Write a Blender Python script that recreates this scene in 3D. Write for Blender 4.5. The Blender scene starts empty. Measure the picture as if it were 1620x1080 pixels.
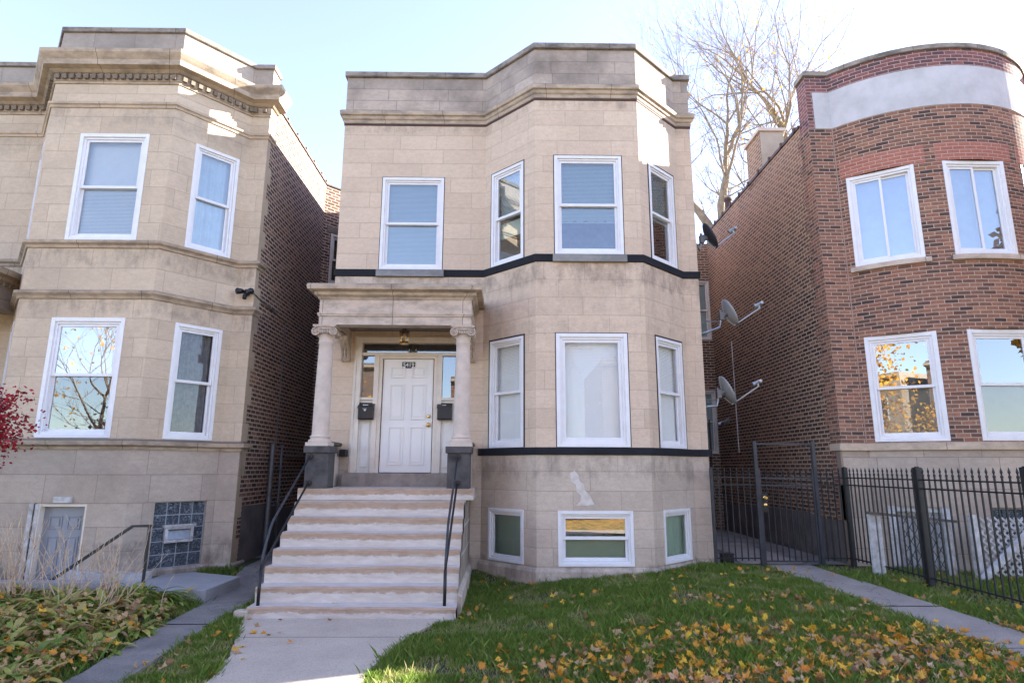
import bpy, math, random
import numpy as np
from mathutils import Vector, Matrix, noise
random.seed(7); rs = np.random.RandomState(7)
R = math.radians
sc = bpy.context.scene
col = sc.collection
# ------------------------------------------------------------ camera
cd = bpy.data.cameras.new('camera'); cam = bpy.data.objects.new('camera', cd); col.objects.link(cam)
cd.sensor_fit = 'HORIZONTAL'; cd.sensor_width = 36.0; cd.lens = 977.51/1620*36.0
cd.clip_start = 0.1; cd.clip_end = 1000
PIT, YAW, ROL = R(11.5654), R(0.66366), R(0.2159)
f = Vector((math.sin(YAW)*math.cos(PIT), math.cos(YAW)*math.cos(PIT), math.sin(PIT)))
r = f.cross(Vector((0,0,1))).normalized(); u = r.cross(f)
r2 = r*math.cos(ROL)+u*math.sin(ROL); u2 = -r*math.sin(ROL)+u*math.cos(ROL)
m = Matrix((r2, u2, -f)).transposed().to_4x4(); m.translation = Vector((0,-10.8,1.8))
cam.matrix_world = m
sc.camera = cam
# ------------------------------------------------------------ light
SX, SY, SZ = 1.0, 0.40, 0.43
SEL = math.atan2(SZ, math.hypot(SX, SY)); SAZ = math.atan2(SX, SY)     # azimuth from +Y clockwise
w = bpy.data.worlds.new('World'); sc.world = w; w.use_nodes = True
nt = w.node_tree; bg = nt.nodes['Background']
sky = nt.nodes.new('ShaderNodeTexSky'); sky.sky_type = 'NISHITA'; sky.sun_disc = False
sky.sun_elevation = SEL; sky.sun_rotation = SAZ; sky.air_density = 1.0; sky.dust_density = 0.25; sky.ozone_density = 3.5
hs = nt.nodes.new('ShaderNodeHueSaturation'); hs.inputs['Saturation'].default_value = 0.80; hs.inputs['Hue'].default_value = 0.516; nt.links.new(sky.outputs[0], hs.inputs['Color']); nt.links.new(hs.outputs[0], bg.inputs[0]); bg.inputs[1].default_value = 0.10
sd = bpy.data.lights.new('sun', 'SUN'); sd.energy = 5.0; sd.angle = R(0.5); sd.color = (1.0, 0.93, 0.82)
so = bpy.data.objects.new('sun', sd); col.objects.link(so)
so.rotation_euler = Vector((SX,SY,SZ)).to_track_quat('Z','Y').to_euler(); so.location = (20,8,15)
sc.view_settings.view_transform = 'Standard'; sc.view_settings.look = 'None'
sc.view_settings.exposure = 2.80; sc.view_settings.gamma = 1.0; sc.view_settings.use_curve_mapping = False
# ------------------------------------------------------------ helpers
class MB:
    def __init__(s, F=None): s.v=[]; s.f=[]; s.uv=[]; s.m=[]; s.F=F
    def P(s, p):
        p = s.F(*p) if s.F else p
        s.v.append(tuple(p)); return len(s.v)-1
    def face(s, pts, uv=None, mi=0):
        s.f.append([s.P(p) for p in pts]); s.uv.append(uv or [(0,0)]*len(pts)); s.m.append(mi)
    def idx(s, ids, uv=None, mi=0):
        s.f.append(list(ids)); s.uv.append(uv or [(0,0)]*len(ids)); s.m.append(mi)
    def box(s, x0,x1,y0,y1,z0,z1, mi=0):
        i=[s.P((x,y,z)) for z in (z0,z1) for y in (y0,y1) for x in (x0,x1)]
        for q in ((0,1,3,2),(4,6,7,5),(0,4,5,1),(2,3,7,6),(0,2,6,4),(1,5,7,3)): s.idx([i[k] for k in q], None, mi)
    def prism(s, poly, z0, z1, mi=0):       # poly of (x,y)
        n=len(poly); a=[s.P((x,y,z0)) for x,y in poly]; b=[s.P((x,y,z1)) for x,y in poly]
        s.idx(a[::-1],None,mi); s.idx(b,None,mi)
        for k in range(n): s.idx([a[k],a[(k+1)%n],b[(k+1)%n],b[k]],None,mi)
    def tube(s, pts, rad, n=8, mi=0, cap=True):
        pts=[Vector(p) for p in pts]; rad = rad if isinstance(rad,(list,tuple)) else [rad]*len(pts)
        rings=[]; ref=None
        for k,p in enumerate(pts):
            d=(pts[min(k+1,len(pts)-1)]-pts[max(k-1,0)])
            if d.length<1e-9: d=Vector((0,0,1))
            d.normalize()
            if ref is None: ref=d.orthogonal().normalized()
            ref=(ref-d*ref.dot(d)); ref = ref.normalized() if ref.length>1e-6 else d.orthogonal().normalized()
            b=d.cross(ref)
            rings.append([s.P(p+(ref*math.cos(2*math.pi*j/n)+b*math.sin(2*math.pi*j/n))*rad[k]) for j in range(n)])
        for a,b in zip(rings,rings[1:]):
            for j in range(n): s.idx([a[j],a[(j+1)%n],b[(j+1)%n],b[j]],None,mi)
        if cap: s.idx(rings[0][::-1],None,mi); s.idx(rings[-1],None,mi)
    def lathe(s, cx, cy, prof, n=24, mi=0):   # prof (r,z)
        rings=[[s.P((cx+r_*math.cos(2*math.pi*j/n), cy+r_*math.sin(2*math.pi*j/n), z)) for j in range(n)] for r_,z in prof]
        for a,b in zip(rings,rings[1:]):
            for j in range(n): s.idx([a[j],a[(j+1)%n],b[(j+1)%n],b[j]],None,mi)
        s.idx(rings[0][::-1],None,mi); s.idx(rings[-1],None,mi)
    def build(s, name, mat, parent=None, smooth=False, bevel=0, ang=None):
        me=bpy.data.meshes.new(name)
        V=np.array(s.v,dtype=float); c=(V.min(0)+V.max(0))/2; 
        if parent is None: c[2]=V[:,2].min()
        me.from_pydata((V-c).tolist(),[],s.f)
        ul=me.uv_layers.new(name='UVMap'); 
        ul.data.foreach_set('uv',[x for fu in s.uv for p in fu for x in p])
        me.polygons.foreach_set('material_index', s.m)
        for mm in (mat if isinstance(mat,(list,tuple)) else [mat]): me.materials.append(mm)
        if smooth: me.polygons.foreach_set('use_smooth',[True]*len(me.polygons))
        me.update()
        o=bpy.data.objects.new(name,me); col.objects.link(o)
        wl=Vector(c)
        if parent is not None:
            o.parent=parent; o.location=wl-world_loc(parent)
        else: o.location=wl
        if smooth and ang is not None:
            import bmesh
            bm=bmesh.new(); bm.from_mesh(me)
            bmesh.ops.remove_doubles(bm,verts=bm.verts,dist=1e-5)
            for e in bm.edges:
                if len(e.link_faces)==2 and e.calc_face_angle(0)>R(ang): e.smooth=False
            bm.to_mesh(me); bm.free()
        if bevel:
            b=o.modifiers.new('bevel','BEVEL'); b.width=bevel; b.segments=2; b.limit_method='ANGLE'; b.angle_limit=R(40)
        return o
def world_loc(o):
    l=Vector(o.location)
    while o.parent: o=o.parent; l+=Vector(o.location)
    return l
def tag(o, label=None, cat=None, group=None, kind=None):
    if label: o['label']=label
    if cat: o['category']=cat
    if group: o['group']=group
    if kind: o['kind']=kind
    return o
def thing(name, loc, label, cat, group=None):
    o=bpy.data.objects.new(name,None); col.objects.link(o); o.location=loc; o.empty_display_size=.2
    return tag(o,label,cat,group)
def copy_tree(o, loc=None, rz=None, parent=None):
    c=o.copy(); col.objects.link(c)
    if parent is not None: c.parent=parent
    if loc is not None: c.location=loc
    if rz is not None: c.rotation_euler.z=rz
    for ch in list(o.children): copy_tree(ch,parent=c)
    return c
def frame(ox, oy, dx, dy, off=0.0):       # u along (dx,dy), n outward = (dy,-dx), z up
    l=math.hypot(dx,dy); dx/=l; dy/=l
    return lambda u_,n_,z_: (ox+dx*u_+dy*(n_+off), oy+dy*u_-dx*(n_+off), z_)
# ---- node materials
def new_mat(name):
    mt=bpy.data.materials.new(name); mt.use_nodes=True; t=mt.node_tree; t.nodes.clear()
    out=t.nodes.new('ShaderNodeOutputMaterial'); b=t.nodes.new('ShaderNodeBsdfPrincipled'); t.links.new(b.outputs[0],out.inputs[0])
    return mt,t,b,out
class N:
    def __init__(s,t): s.t=t
    def n(s,ty,**k):
        x=s.t.nodes.new(ty)
        for a,b in k.items(): setattr(x,a,b)
        return x
    def L(s,a,b): s.t.links.new(a,b)
    def pos(s): return s.n('ShaderNodeNewGeometry').outputs['Position']
    def uv(s): return s.n('ShaderNodeUVMap').outputs[0]
    def noise(s,vec,scale,detail=4,rough=.55,dist=0,out='Fac'):
        x=s.n('ShaderNodeTexNoise'); s.L(vec,x.inputs['Vector']); x.inputs['Scale'].default_value=scale
        x.inputs['Detail'].default_value=detail; x.inputs['Roughness'].default_value=rough; x.inputs['Distortion'].default_value=dist
        return x.outputs[out]
    def ramp(s,fac,stops,interp='LINEAR'):
        x=s.n('ShaderNodeValToRGB'); s.L(fac,x.inputs[0]); e=x.color_ramp.elements; x.color_ramp.interpolation=interp
        while len(e)<len(stops): e.new(.5)
        for k,(p,c) in enumerate(stops):
            e[k].position=p; e[k].color=(c,c,c,1) if not isinstance(c,(tuple,list)) else (*c,1)
        return x.outputs[0]
    def mix(s,fac,a,b,mode='MIX'):
        x=s.n('ShaderNodeMix',data_type='RGBA',blend_type=mode)
        for sock,val in ((x.inputs[0],fac),(x.inputs[6],a),(x.inputs[7],b)):
            if isinstance(val,(int,float)): sock.default_value=val
            elif isinstance(val,(tuple,list)): sock.default_value=(*val,1) if len(val)==3 else val
            else: s.L(val,sock)
        return x.outputs[2]
    def math(s,op,a,b=0.0,c=0.0,clamp=False):
        x=s.n('ShaderNodeMath',operation=op,use_clamp=clamp)
        for sock,val in zip(x.inputs,(a,b,c)):
            if isinstance(val,(int,float)): sock.default_value=val
            else: s.L(val,sock)
        return x.outputs[0]
    def mr(s,v,a,b,c=0.,d=1.):
        x=s.n('ShaderNodeMapRange'); s.L(v,x.inputs[0])
        for k,val in zip((1,2,3,4),(a,b,c,d)): x.inputs[k].default_value=val
        return x.outputs[0]
    def scale(s,vec,sv):
        x=s.n('ShaderNodeVectorMath',operation='MULTIPLY'); s.L(vec,x.inputs[0]); x.inputs[1].default_value=sv; return x.outputs[0]
    def sep(s,vec):
        x=s.n('ShaderNodeSeparateXYZ'); s.L(vec,x.inputs[0]); return x.outputs
    def bump(s,h,strength=.3,dist=.01,normal=None):
        x=s.n('ShaderNodeBump'); s.L(h,x.inputs['Height']); x.inputs['Strength'].default_value=strength; x.inputs['Distance'].default_value=dist
        if normal is not None: s.L(normal,x.inputs['Normal'])
        return x.outputs[0]
def plain(name, c, rough=.6, metal=0, var=.08, nscale=6, bumpv=0.0, spec=.5, c2=None):
    mt,t,b,_=new_mat(name); n=N(t); p=n.pos()
    nz=n.noise(p,nscale,5,.6)
    c2=c2 or tuple(x*(1-2*var) for x in c)
    n.L(n.mix(n.ramp(nz,[(.35,0.),(.7,1.)]),c,c2),b.inputs['Base Color'])
    b.inputs['Roughness'].default_value=rough; b.inputs['Metallic'].default_value=metal; b.inputs['Specular IOR Level'].default_value=spec
    if bumpv: n.L(n.bump(n.noise(p,nscale*8,4,.6),bumpv,.01),b.inputs['Normal'])
    return mt
def stone_mat(name, c1, c2, mortar, bw=.8, rh=.3, grime=(.12,.10,.085), gamt=.25, gz=None, msize=.006, streak=0.0):
    """ashlar in UV (metres along wall, courses*rh)"""
    mt,t,b,_=new_mat(name); n=N(t); uv=n.uv(); p=n.pos()
    br=n.n('ShaderNodeTexBrick'); n.L(uv,br.inputs['Vector'])
    br.offset=.42; br.offset_frequency=2; br.squash=.72; br.squash_frequency=3
    br.inputs['Scale'].default_value=1; br.inputs['Mortar Size'].default_value=msize; br.inputs['Mortar Smooth'].default_value=.15
    br.inputs['Brick Width'].default_value=bw; br.inputs['Row Height'].default_value=rh; br.inputs['Bias'].default_value=0
    br.inputs['Color1'].default_value=(*c1,1); br.inputs['Color2'].default_value=(*c2,1); br.inputs['Mortar'].default_value=(*mortar,1)
    base=br.outputs['Color']
    # bedding streaks + cloudy weathering
    st=n.noise(n.scale(p,(3,3,40)),1.0,5,.65)
    base=n.mix(n.ramp(st,[(.35,.0),(.75,.22)]),base,(c1[0]*.72,c1[1]*.68,c1[2]*.64))
    cl=n.noise(p,1.3,6,.62)
    base=n.mix(n.ramp(cl,[(.42,0.),(.72,gamt)]),base,grime)
    md=n.noise(n.scale(p,(1,1,1.7)),9,6,.72)
    base=n.mix(n.ramp(md,[(.36,.22),(.54,0.)]),base,(c2[0]*.62,c2[1]*.58,c2[2]*.52))
    base=n.mix(n.ramp(md,[(.54,0.),(.74,.22)]),base,tuple(min(.8,q*1.22) for q in c1))
    sp=n.noise(p,42,3,.7)
    base=n.mix(n.ramp(sp,[(.3,.30),(.5,0.)]),base,(c1[0]*.55,c1[1]*.5,c1[2]*.45))
    sep=n.sep(p)
    if gz:
        for (z0,z1,amt) in gz:     # dark lichen band hanging in a height range, ragged
            wv=n.noise(n.scale(p,(1,1,.35)),2.6,6,.65)
            zz=n.math('ADD',sep[2],n.math('MULTIPLY',n.math('SUBTRACT',wv,.5),.5))
            a=n.math('MULTIPLY',n.mr(zz,z0,z0+.12),n.mr(zz,z1,z1-.06))
            pat=n.ramp(n.noise(n.scale(p,(1,1,.5)),4.6,8,.72),[(.42,0.),(.62,1.)])
            base=n.mix(n.math('MULTIPLY',n.math('MULTIPLY',a,pat,clamp=True),amt,clamp=True),base,grime)
    n.L(base,b.inputs['Base Color'])
    b.inputs['Roughness'].default_value=.88; b.inputs['Specular IOR Level'].default_value=.2
    h=n.math('SUBTRACT',n.math('MULTIPLY',n.noise(p,55,4,.7),.25),n.math('MULTIPLY',br.outputs['Fac'],1.0))
    h=n.math('ADD',h,n.math('MULTIPLY',n.noise(p,7,3,.6),.5))
    n.L(n.bump(h,.55,.006),b.inputs['Normal'])
    return mt
def brick_mat(name, cols, mortar, bw=.205, rh=.075, msize=.007, bumpd=.008, patch=None, var=.5, sq=1.0):
    mt,t,b,_=new_mat(name); n=N(t); uv=n.uv(); p=n.pos()
    wob=n.n('ShaderNodeVectorMath',operation='ADD'); nz=n.noise(p,7,3,.6,out='Color')
    s2=n.n('ShaderNodeVectorMath',operation='MULTIPLY_ADD'); n.L(nz,s2.inputs[0]); s2.inputs[1].default_value=(.012,.012,0); s2.inputs[2].default_value=(-.006,-.006,0)
    n.L(uv,wob.inputs[0]); n.L(s2.outputs[0],wob.inputs[1])
    def br(a,c,mo):
        x=n.n('ShaderNodeTexBrick'); n.L(wob.outputs[0],x.inputs['Vector']); x.offset=.5; x.offset_frequency=2; x.squash=sq; x.squash_frequency=6
        x.inputs['Scale'].default_value=1; x.inputs['Mortar Size'].default_value=msize; x.inputs['Mortar Smooth'].default_value=.25
        x.inputs['Brick Width'].default_value=bw; x.inputs['Row Height'].default_value=rh; x.inputs['Bias'].default_value=0
        x.inputs['Color1'].default_value=(*a,1); x.inputs['Color2'].default_value=(*c,1); x.inputs['Mortar'].default_value=(*mo,1)
        return x
    x=br((0,0,0),(1,1,1),(.5,.5,.5)); rnd=x.outputs['Color']
    k=len(cols)
    bc=n.ramp(rnd,[(i/(k-1)*.9+.05,c) for i,c in enumerate(cols)])
    bc=n.mix(n.ramp(n.noise(p,30,4,.7),[(.35,.35),(.6,0.)]),bc,tuple(q*.45 for q in cols[0]))
    bc=n.mix(n.ramp(n.noise(p,.9,5,.6),[(.45,0.),(.7,var)]),bc,cols[-1])
    mo=n.mix(n.noise(p,6,4,.6),mortar,tuple(q*.62 for q in mortar))
    mf=n.ramp(x.outputs['Fac'],[(.25,0.),(.75,1.)])
    colr=n.mix(mf,bc,mo)
    if patch is not None:
        colr=patch(n,p,colr)
    n.L(colr,b.inputs['Base Color']); b.inputs['Roughness'].default_value=.9; b.inputs['Specular IOR Level'].default_value=.2
    h=n.math('ADD',n.math('SUBTRACT',1.0,x.outputs['Fac']),n.math('MULTIPLY',n.noise(p,60,3,.7),.35))
    n.L(n.bump(h,.8,bumpd),b.inputs['Normal'])
    return mt
def glass_mat(name, tint=(.86,.93,.92), refl=1.0, rough=0.0):
    mt,t,b,out=new_mat(name); n=N(t); t.nodes.remove(b)
    tr=n.n('ShaderNodeBsdfTransparent'); tr.inputs[0].default_value=(*tint,1)
    gl=n.n('ShaderNodeBsdfGlossy'); gl.inputs['Roughness'].default_value=rough; gl.inputs['Color'].default_value=(.95,.98,1,1)
    n.L(n.bump(n.noise(n.pos(),1.1,1,.4),.012,.05),gl.inputs['Normal'])
    fr=n.n('ShaderNodeFresnel'); fr.inputs[0].default_value=1.6
    fac=n.math('MULTIPLY_ADD',fr.outputs[0],refl,.05*refl,clamp=True)
    mx=n.n('ShaderNodeMixShader'); n.L(fac,mx.inputs[0]); n.L(tr.outputs[0],mx.inputs[1]); n.L(gl.outputs[0],mx.inputs[2])
    n.L(mx.outputs[0],out.inputs[0]); return mt
M={}
M['stone']=stone_mat('buff_limestone',(.69,.55,.42),(.61,.48,.365),(.51,.40,.30),bw=.95,rh=.3,gamt=.12,gz=[(4.75,5.22,.5),(4.2,4.8,.18),(3.85,4.2,.22),(8.0,8.3,.4)])
M['stone_base']=stone_mat('basement_limestone',(.60,.505,.41),(.52,.435,.35),(.42,.345,.275),bw=1.05,rh=.3,gamt=.25,gz=[(1.6,2.05,.42),(.0,.4,.5)])
M['stone_par']=stone_mat('weathered_parapet_limestone',(.52,.43,.355),(.33,.28,.24),(.24,.20,.165),bw=1.15,rh=.27,gamt=.7,grime=(.10,.088,.078))
M['stone_left']=stone_mat('tan_limestone',(.65,.53,.395),(.57,.46,.34),(.47,.375,.275),bw=.85,rh=.32,gamt=.22,gz=[(5.0,5.4,.45),(4.15,4.5,.4),(1.6,2.15,.5),(7.5,7.95,.25)])
M['stone_left_base']=stone_mat('tan_basement_limestone',(.50,.425,.35),(.43,.365,.30),(.33,.27,.22),bw=1.1,rh=.35,gamt=.3,gz=[(-.3,.7,.6)])
M['stone_left_par']=stone_mat('grey_parapet_limestone',(.44,.38,.32),(.34,.295,.255),(.28,.235,.2),bw=1.0,rh=.48,gamt=.5,grime=(.13,.115,.10))
M['stone_right']=stone_mat('veined_limestone',(.50,.42,.345),(.40,.33,.27),(.27,.21,.17),bw=.8,rh=.5,gamt=.5,grime=(.17,.14,.12))
def trim(name,c,dark,amt=.5,topdark=True):
    mt,t,b,_=new_mat(name); n=N(t); p=n.pos()
    g=n.n('ShaderNodeNewGeometry'); up=n.sep(g.outputs['Normal'])[2]
    base=n.mix(n.ramp(n.noise(p,9,5,.6),[(.3,0.),(.7,.35)]),c,tuple(q*.7 for q in c))
    a=n.ramp(n.noise(n.scale(p,(1.2,1.2,2.5)),2.2,7,.68),[(.42,0.),(.62,amt)])
    base=n.mix(a,base,dark)
    if topdark:
        base=n.mix(n.mr(up,.25,.9,0,.8),base,dark)
    jx=n.n('ShaderNodeTexBrick'); n.L(n.uv(),jx.inputs[0]); jx.inputs['Scale'].default_value=1; jx.inputs['Brick Width'].default_value=1.13; jx.inputs['Row Height'].default_value=5
    jx.inputs['Mortar Size'].default_value=.006; jx.offset=0
    base=n.mix(n.math('MULTIPLY',jx.outputs['Fac'],.7),base,tuple(q*.6 for q in dark))
    n.L(base,b.inputs['Base Color']); b.inputs['Roughness'].default_value=.85; b.inputs['Specular IOR Level'].default_value=.2
    n.L(n.bump(n.noise(p,40,5,.7),.5,.006),b.inputs['Normal']); return mt
M['cornice']=trim('weathered_cornice_stone',(.50,.40,.30),(.14,.12,.10),.6)
M['coping']=trim('grey_coping_stone',(.34,.29,.245),(.09,.08,.07),.8)
M['trim']=trim('tan_trim_stone',(.56,.45,.34),(.15,.125,.10),.35)
M['porch']=trim('porch_entablature_stone',(.60,.49,.40),(.14,.12,.10),.45,False)
M['belt']=trim('black_painted_belt',(.022,.024,.03),(.012,.013,.016),.5,False)
M['sill_worn']=trim('worn_dark_sill',(.06,.065,.075),(.42,.41,.40),.75,False)
M['column']=plain('column_stone',(.60,.50,.42),.8,var=.09,nscale=7,bumpv=.25)
M['carved']=plain('carved_stone',(.56,.45,.36),.8,var=.2,nscale=20,bumpv=.5)
M['pedestal']=plain('grey_pedestal_stone',(.085,.078,.075),.8,nscale=5,bumpv=.5,c2=(.03,.029,.03))
M['common']=brick_mat('common_brick',[(.06,.036,.028),(.15,.08,.058),(.07,.046,.04),(.27,.15,.105)],(.56,.44,.35),bw=.212,rh=.076,msize=.0125,var=.3)
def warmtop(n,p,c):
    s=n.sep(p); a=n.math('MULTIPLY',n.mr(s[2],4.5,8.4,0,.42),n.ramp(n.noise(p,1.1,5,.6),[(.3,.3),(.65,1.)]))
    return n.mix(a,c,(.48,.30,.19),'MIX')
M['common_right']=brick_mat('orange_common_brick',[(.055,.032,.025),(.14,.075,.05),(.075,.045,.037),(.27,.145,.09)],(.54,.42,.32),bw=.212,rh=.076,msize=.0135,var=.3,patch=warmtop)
M['face']=brick_mat('red_face_brick',[(.08,.055,.05),(.24,.125,.085),(.37,.185,.12),(.14,.082,.065),(.32,.145,.095)],(.56,.43,.34),bw=.205,rh=.068,msize=.0068,bumpd=.006,var=.12)
M['face_dark']=brick_mat('parapet_face_brick',[(.10,.06,.065),(.21,.09,.085),(.29,.12,.11),(.14,.075,.078)],(.55,.42,.38),bw=.21,rh=.07,msize=.006,bumpd=.004,var=.0)
M['lintel']=brick_mat('newer_red_brick',[(.36,.14,.10),(.42,.17,.125),(.39,.15,.11)],(.58,.44,.36),bw=.2,rh=.068,msize=.006,bumpd=.004,var=.0)
M['stucco']=plain('pale_grey_stucco',(.54,.53,.54),.85,nscale=2.6,bumpv=.5,c2=(.42,.41,.41))
M['cement']=plain('grey_cement_render',(.17,.155,.15),.9,nscale=2.2,bumpv=.6,c2=(.09,.082,.08))
M['white']=plain('white_vinyl',(.76,.76,.775),.4,nscale=7,c2=(.70,.695,.70))
M['white2']=plain('aged_white_paint',(.70,.67,.62),.5,nscale=5,bumpv=.1,c2=(.60,.555,.50))
M['oldwhite']=plain('peeling_white_paint',(.56,.56,.57),.6,nscale=11,bumpv=.4,c2=(.30,.28,.26))
M['cream']=plain('cream_painted_wood',(.72,.64,.55),.5,nscale=5,c2=(.62,.54,.44))
M['door']=plain('white_door_paint',(.78,.765,.73),.35,var=.02,nscale=2)
M['greydoor']=plain('grey_door_paint',(.26,.28,.32),.45,var=.05,nscale=3)
M['caulk']=plain('black_caulk',(.015,.014,.018),.7)
M['rustcaulk']=plain('rust_caulk',(.07,.035,.03),.8)
M['glass']=glass_mat('window_glass',refl=1.3)
M['glass_hi']=glass_mat('reflective_glass',tint=(.75,.83,.87),refl=2.6); M['glass_lo']=glass_mat('clear_glass',tint=(.95,.97,.97),refl=.4)
M['glass_mid']=glass_mat('mid_reflective_glass',tint=(.80,.87,.88),refl=2.0)
M['glass_green']=glass_mat('greenish_glass',tint=(.80,.88,.83),refl=.9)
M['blind']=plain('pale_blind',(.72,.76,.78),.5,var=.02)
M['blind_w']=plain('white_blind',(.90,.90,.89),.5,var=.01)
M['blind_b']=plain('bluish_blind',(.52,.68,.70),.5,var=.03)
M['shade']=plain('white_shade',(.80,.81,.84),.7,var=.03)
M['curtain_b']=plain('pale_blue_curtain',(.46,.56,.68),.8,var=.1,nscale=3)
M['lace']=plain('grey_lace_curtain',(.17,.17,.18),.9,var=.2,nscale=14)
M['tan_shade']=plain('tan_shade',(.38,.32,.27),.8,var=.1,nscale=2); M['green_curtain']=plain('pale_green_screen',(.60,.66,.58),.6,var=.04,nscale=2)
M['bluebed']=plain('blue_bedding',(.05,.09,.17),.7,nscale=5,c2=(.10,.17,.26))
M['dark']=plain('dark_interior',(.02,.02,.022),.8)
M['iron']=plain('black_iron',(.010,.010,.012),.5,var=.2,nscale=12,bumpv=.2)
M['iron_grey']=plain('greyish_iron',(.035,.038,.046),.5,var=.3,nscale=9,c2=(.015,.016,.02))
M['galv']=plain('galvanised_steel',(.34,.36,.38),.38,metal=.7,var=.15,nscale=8)
M['galv_dark']=plain('dull_steel_pipe',(.20,.205,.215),.5,metal=.4,var=.2,nscale=6)
M['dish_grey']=plain('grey_dish_paint',(.33,.34,.35),.45,var=.05)
M['dish_dark']=plain('dark_dish_paint',(.04,.046,.06),.45,var=.05)
M['brass']=plain('brass',(.78,.52,.20),.22,metal=1,var=.08)
M['black']=plain('black_plastic',(.012,.012,.016),.35)
M['whitepl']=plain('white_plastic',(.75,.75,.72),.4)
M['paper']=plain('white_paper',(.7,.7,.68),.8)
M['cardboard']=plain('brown_cardboard',(.22,.15,.11),.85,var=.1)
M['roof']=plain('roof_tar',(.05,.05,.05),.9)
M['tile']=plain('clay_coping_tile',(.10,.06,.045),.6,var=.2,nscale=14)
M['lampglass']=glass_mat('lamp_glass',tint=(.75,.68,.55),refl=1.0,rough=.1)
def concrete(name,c,c2,jy=None,crack=True,spk=.5,jd=.0):
    mt,t,b,_=new_mat(name); n=N(t); p=n.pos()
    base=n.mix(n.ramp(n.noise(p,1.7,6,.65),[(.35,0.),(.68,1.)]),c,c2)
    base=n.mix(n.ramp(n.noise(p,70,3,.7),[(.36,spk),(.5,0.)]),base,tuple(q*.5 for q in c2))
    base=n.mix(n.ramp(n.noise(p,110,2,.7),[(.56,0.),(.7,spk)]),base,tuple(min(1,q*1.35) for q in c))
    if crack:
        v=n.n('ShaderNodeTexVoronoi',feature='DISTANCE_TO_EDGE'); wv=n.n('ShaderNodeVectorMath',operation='MULTIPLY_ADD')
        n.L(n.noise(p,2.5,5,.7,out='Color'),wv.inputs[0]); wv.inputs[1].default_value=(.9,.9,0); n.L(n.scale(p,(1,.55,0)),wv.inputs[2])
        n.L(wv.outputs[0],v.inputs['Vector']); v.inputs['Scale'].default_value=.75
        base=n.mix(n.ramp(v.outputs['Distance'],[(.0,.85),(.008,0.)]),base,(.03,.028,.024))
    n.L(base,b.inputs['Base Color']); b.inputs['Roughness'].default_value=.9; b.inputs['Specular IOR Level'].default_value=.25
    n.L(n.bump(n.noise(p,90,4,.7),.5,.005),b.inputs['Normal']); return mt
M['conc']=concrete('front_walk_concrete',(.52,.435,.345),(.44,.365,.29),crack=False)
M['conc_dark']=concrete('old_dark_concrete',(.27,.245,.215),(.14,.13,.125))
M['conc_mid']=concrete('side_walk_concrete',(.38,.33,.28),(.28,.245,.21))
M['slab']=concrete('pale_slab_concrete',(.36,.36,.36),(.28,.275,.27),crack=False)
M['whitewash']=concrete('whitewashed_rubble',(.55,.55,.56),(.38,.37,.36),crack=False)
M['asphalt']=concrete('asphalt',(.055,.055,.057),(.045,.045,.047),crack=False)
# stairs: chipped white paint over brown stone; v runs 0 (foot of riser) to 1 (nosing)
def stair_mat():
    mt,t,b,_=new_mat('chipped_stair_paint'); n=N(t); p=n.pos(); uv=n.sep(n.uv())
    brown=n.mix(n.ramp(n.noise(n.scale(p,(2,2,9)),3,6,.65),[(.3,0.),(.7,1.)]),(.45,.325,.235),(.31,.21,.14))
    white=n.mix(n.ramp(n.noise(n.scale(p,(1.5,6,6)),3,6,.65),[(.35,0.),(.75,1.)]),(.60,.54,.49),(.44,.38,.33))
    e=n.math('ADD',n.math('ADD',uv[1],n.mr(n.sep(p)[2],.1,1.4,-.13,.06)),n.math('MULTIPLY',n.math('SUBTRACT',n.noise(n.scale(p,(2.6,3,7)),3.0,9,.78),.5),.95))
    fac=n.ramp(e,[(.50,0.),(.56,.8),(.7,1.)])
    n.L(n.mix(fac,white,brown),b.inputs['Base Color']); b.inputs['Roughness'].default_value=.75
    n.L(n.bump(n.math('ADD',n.noise(p,35,5,.7),n.math('MULTIPLY',fac,-.6)),.6,.008),b.inputs['Normal']); return mt
M['stair']=stair_mat()
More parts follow.
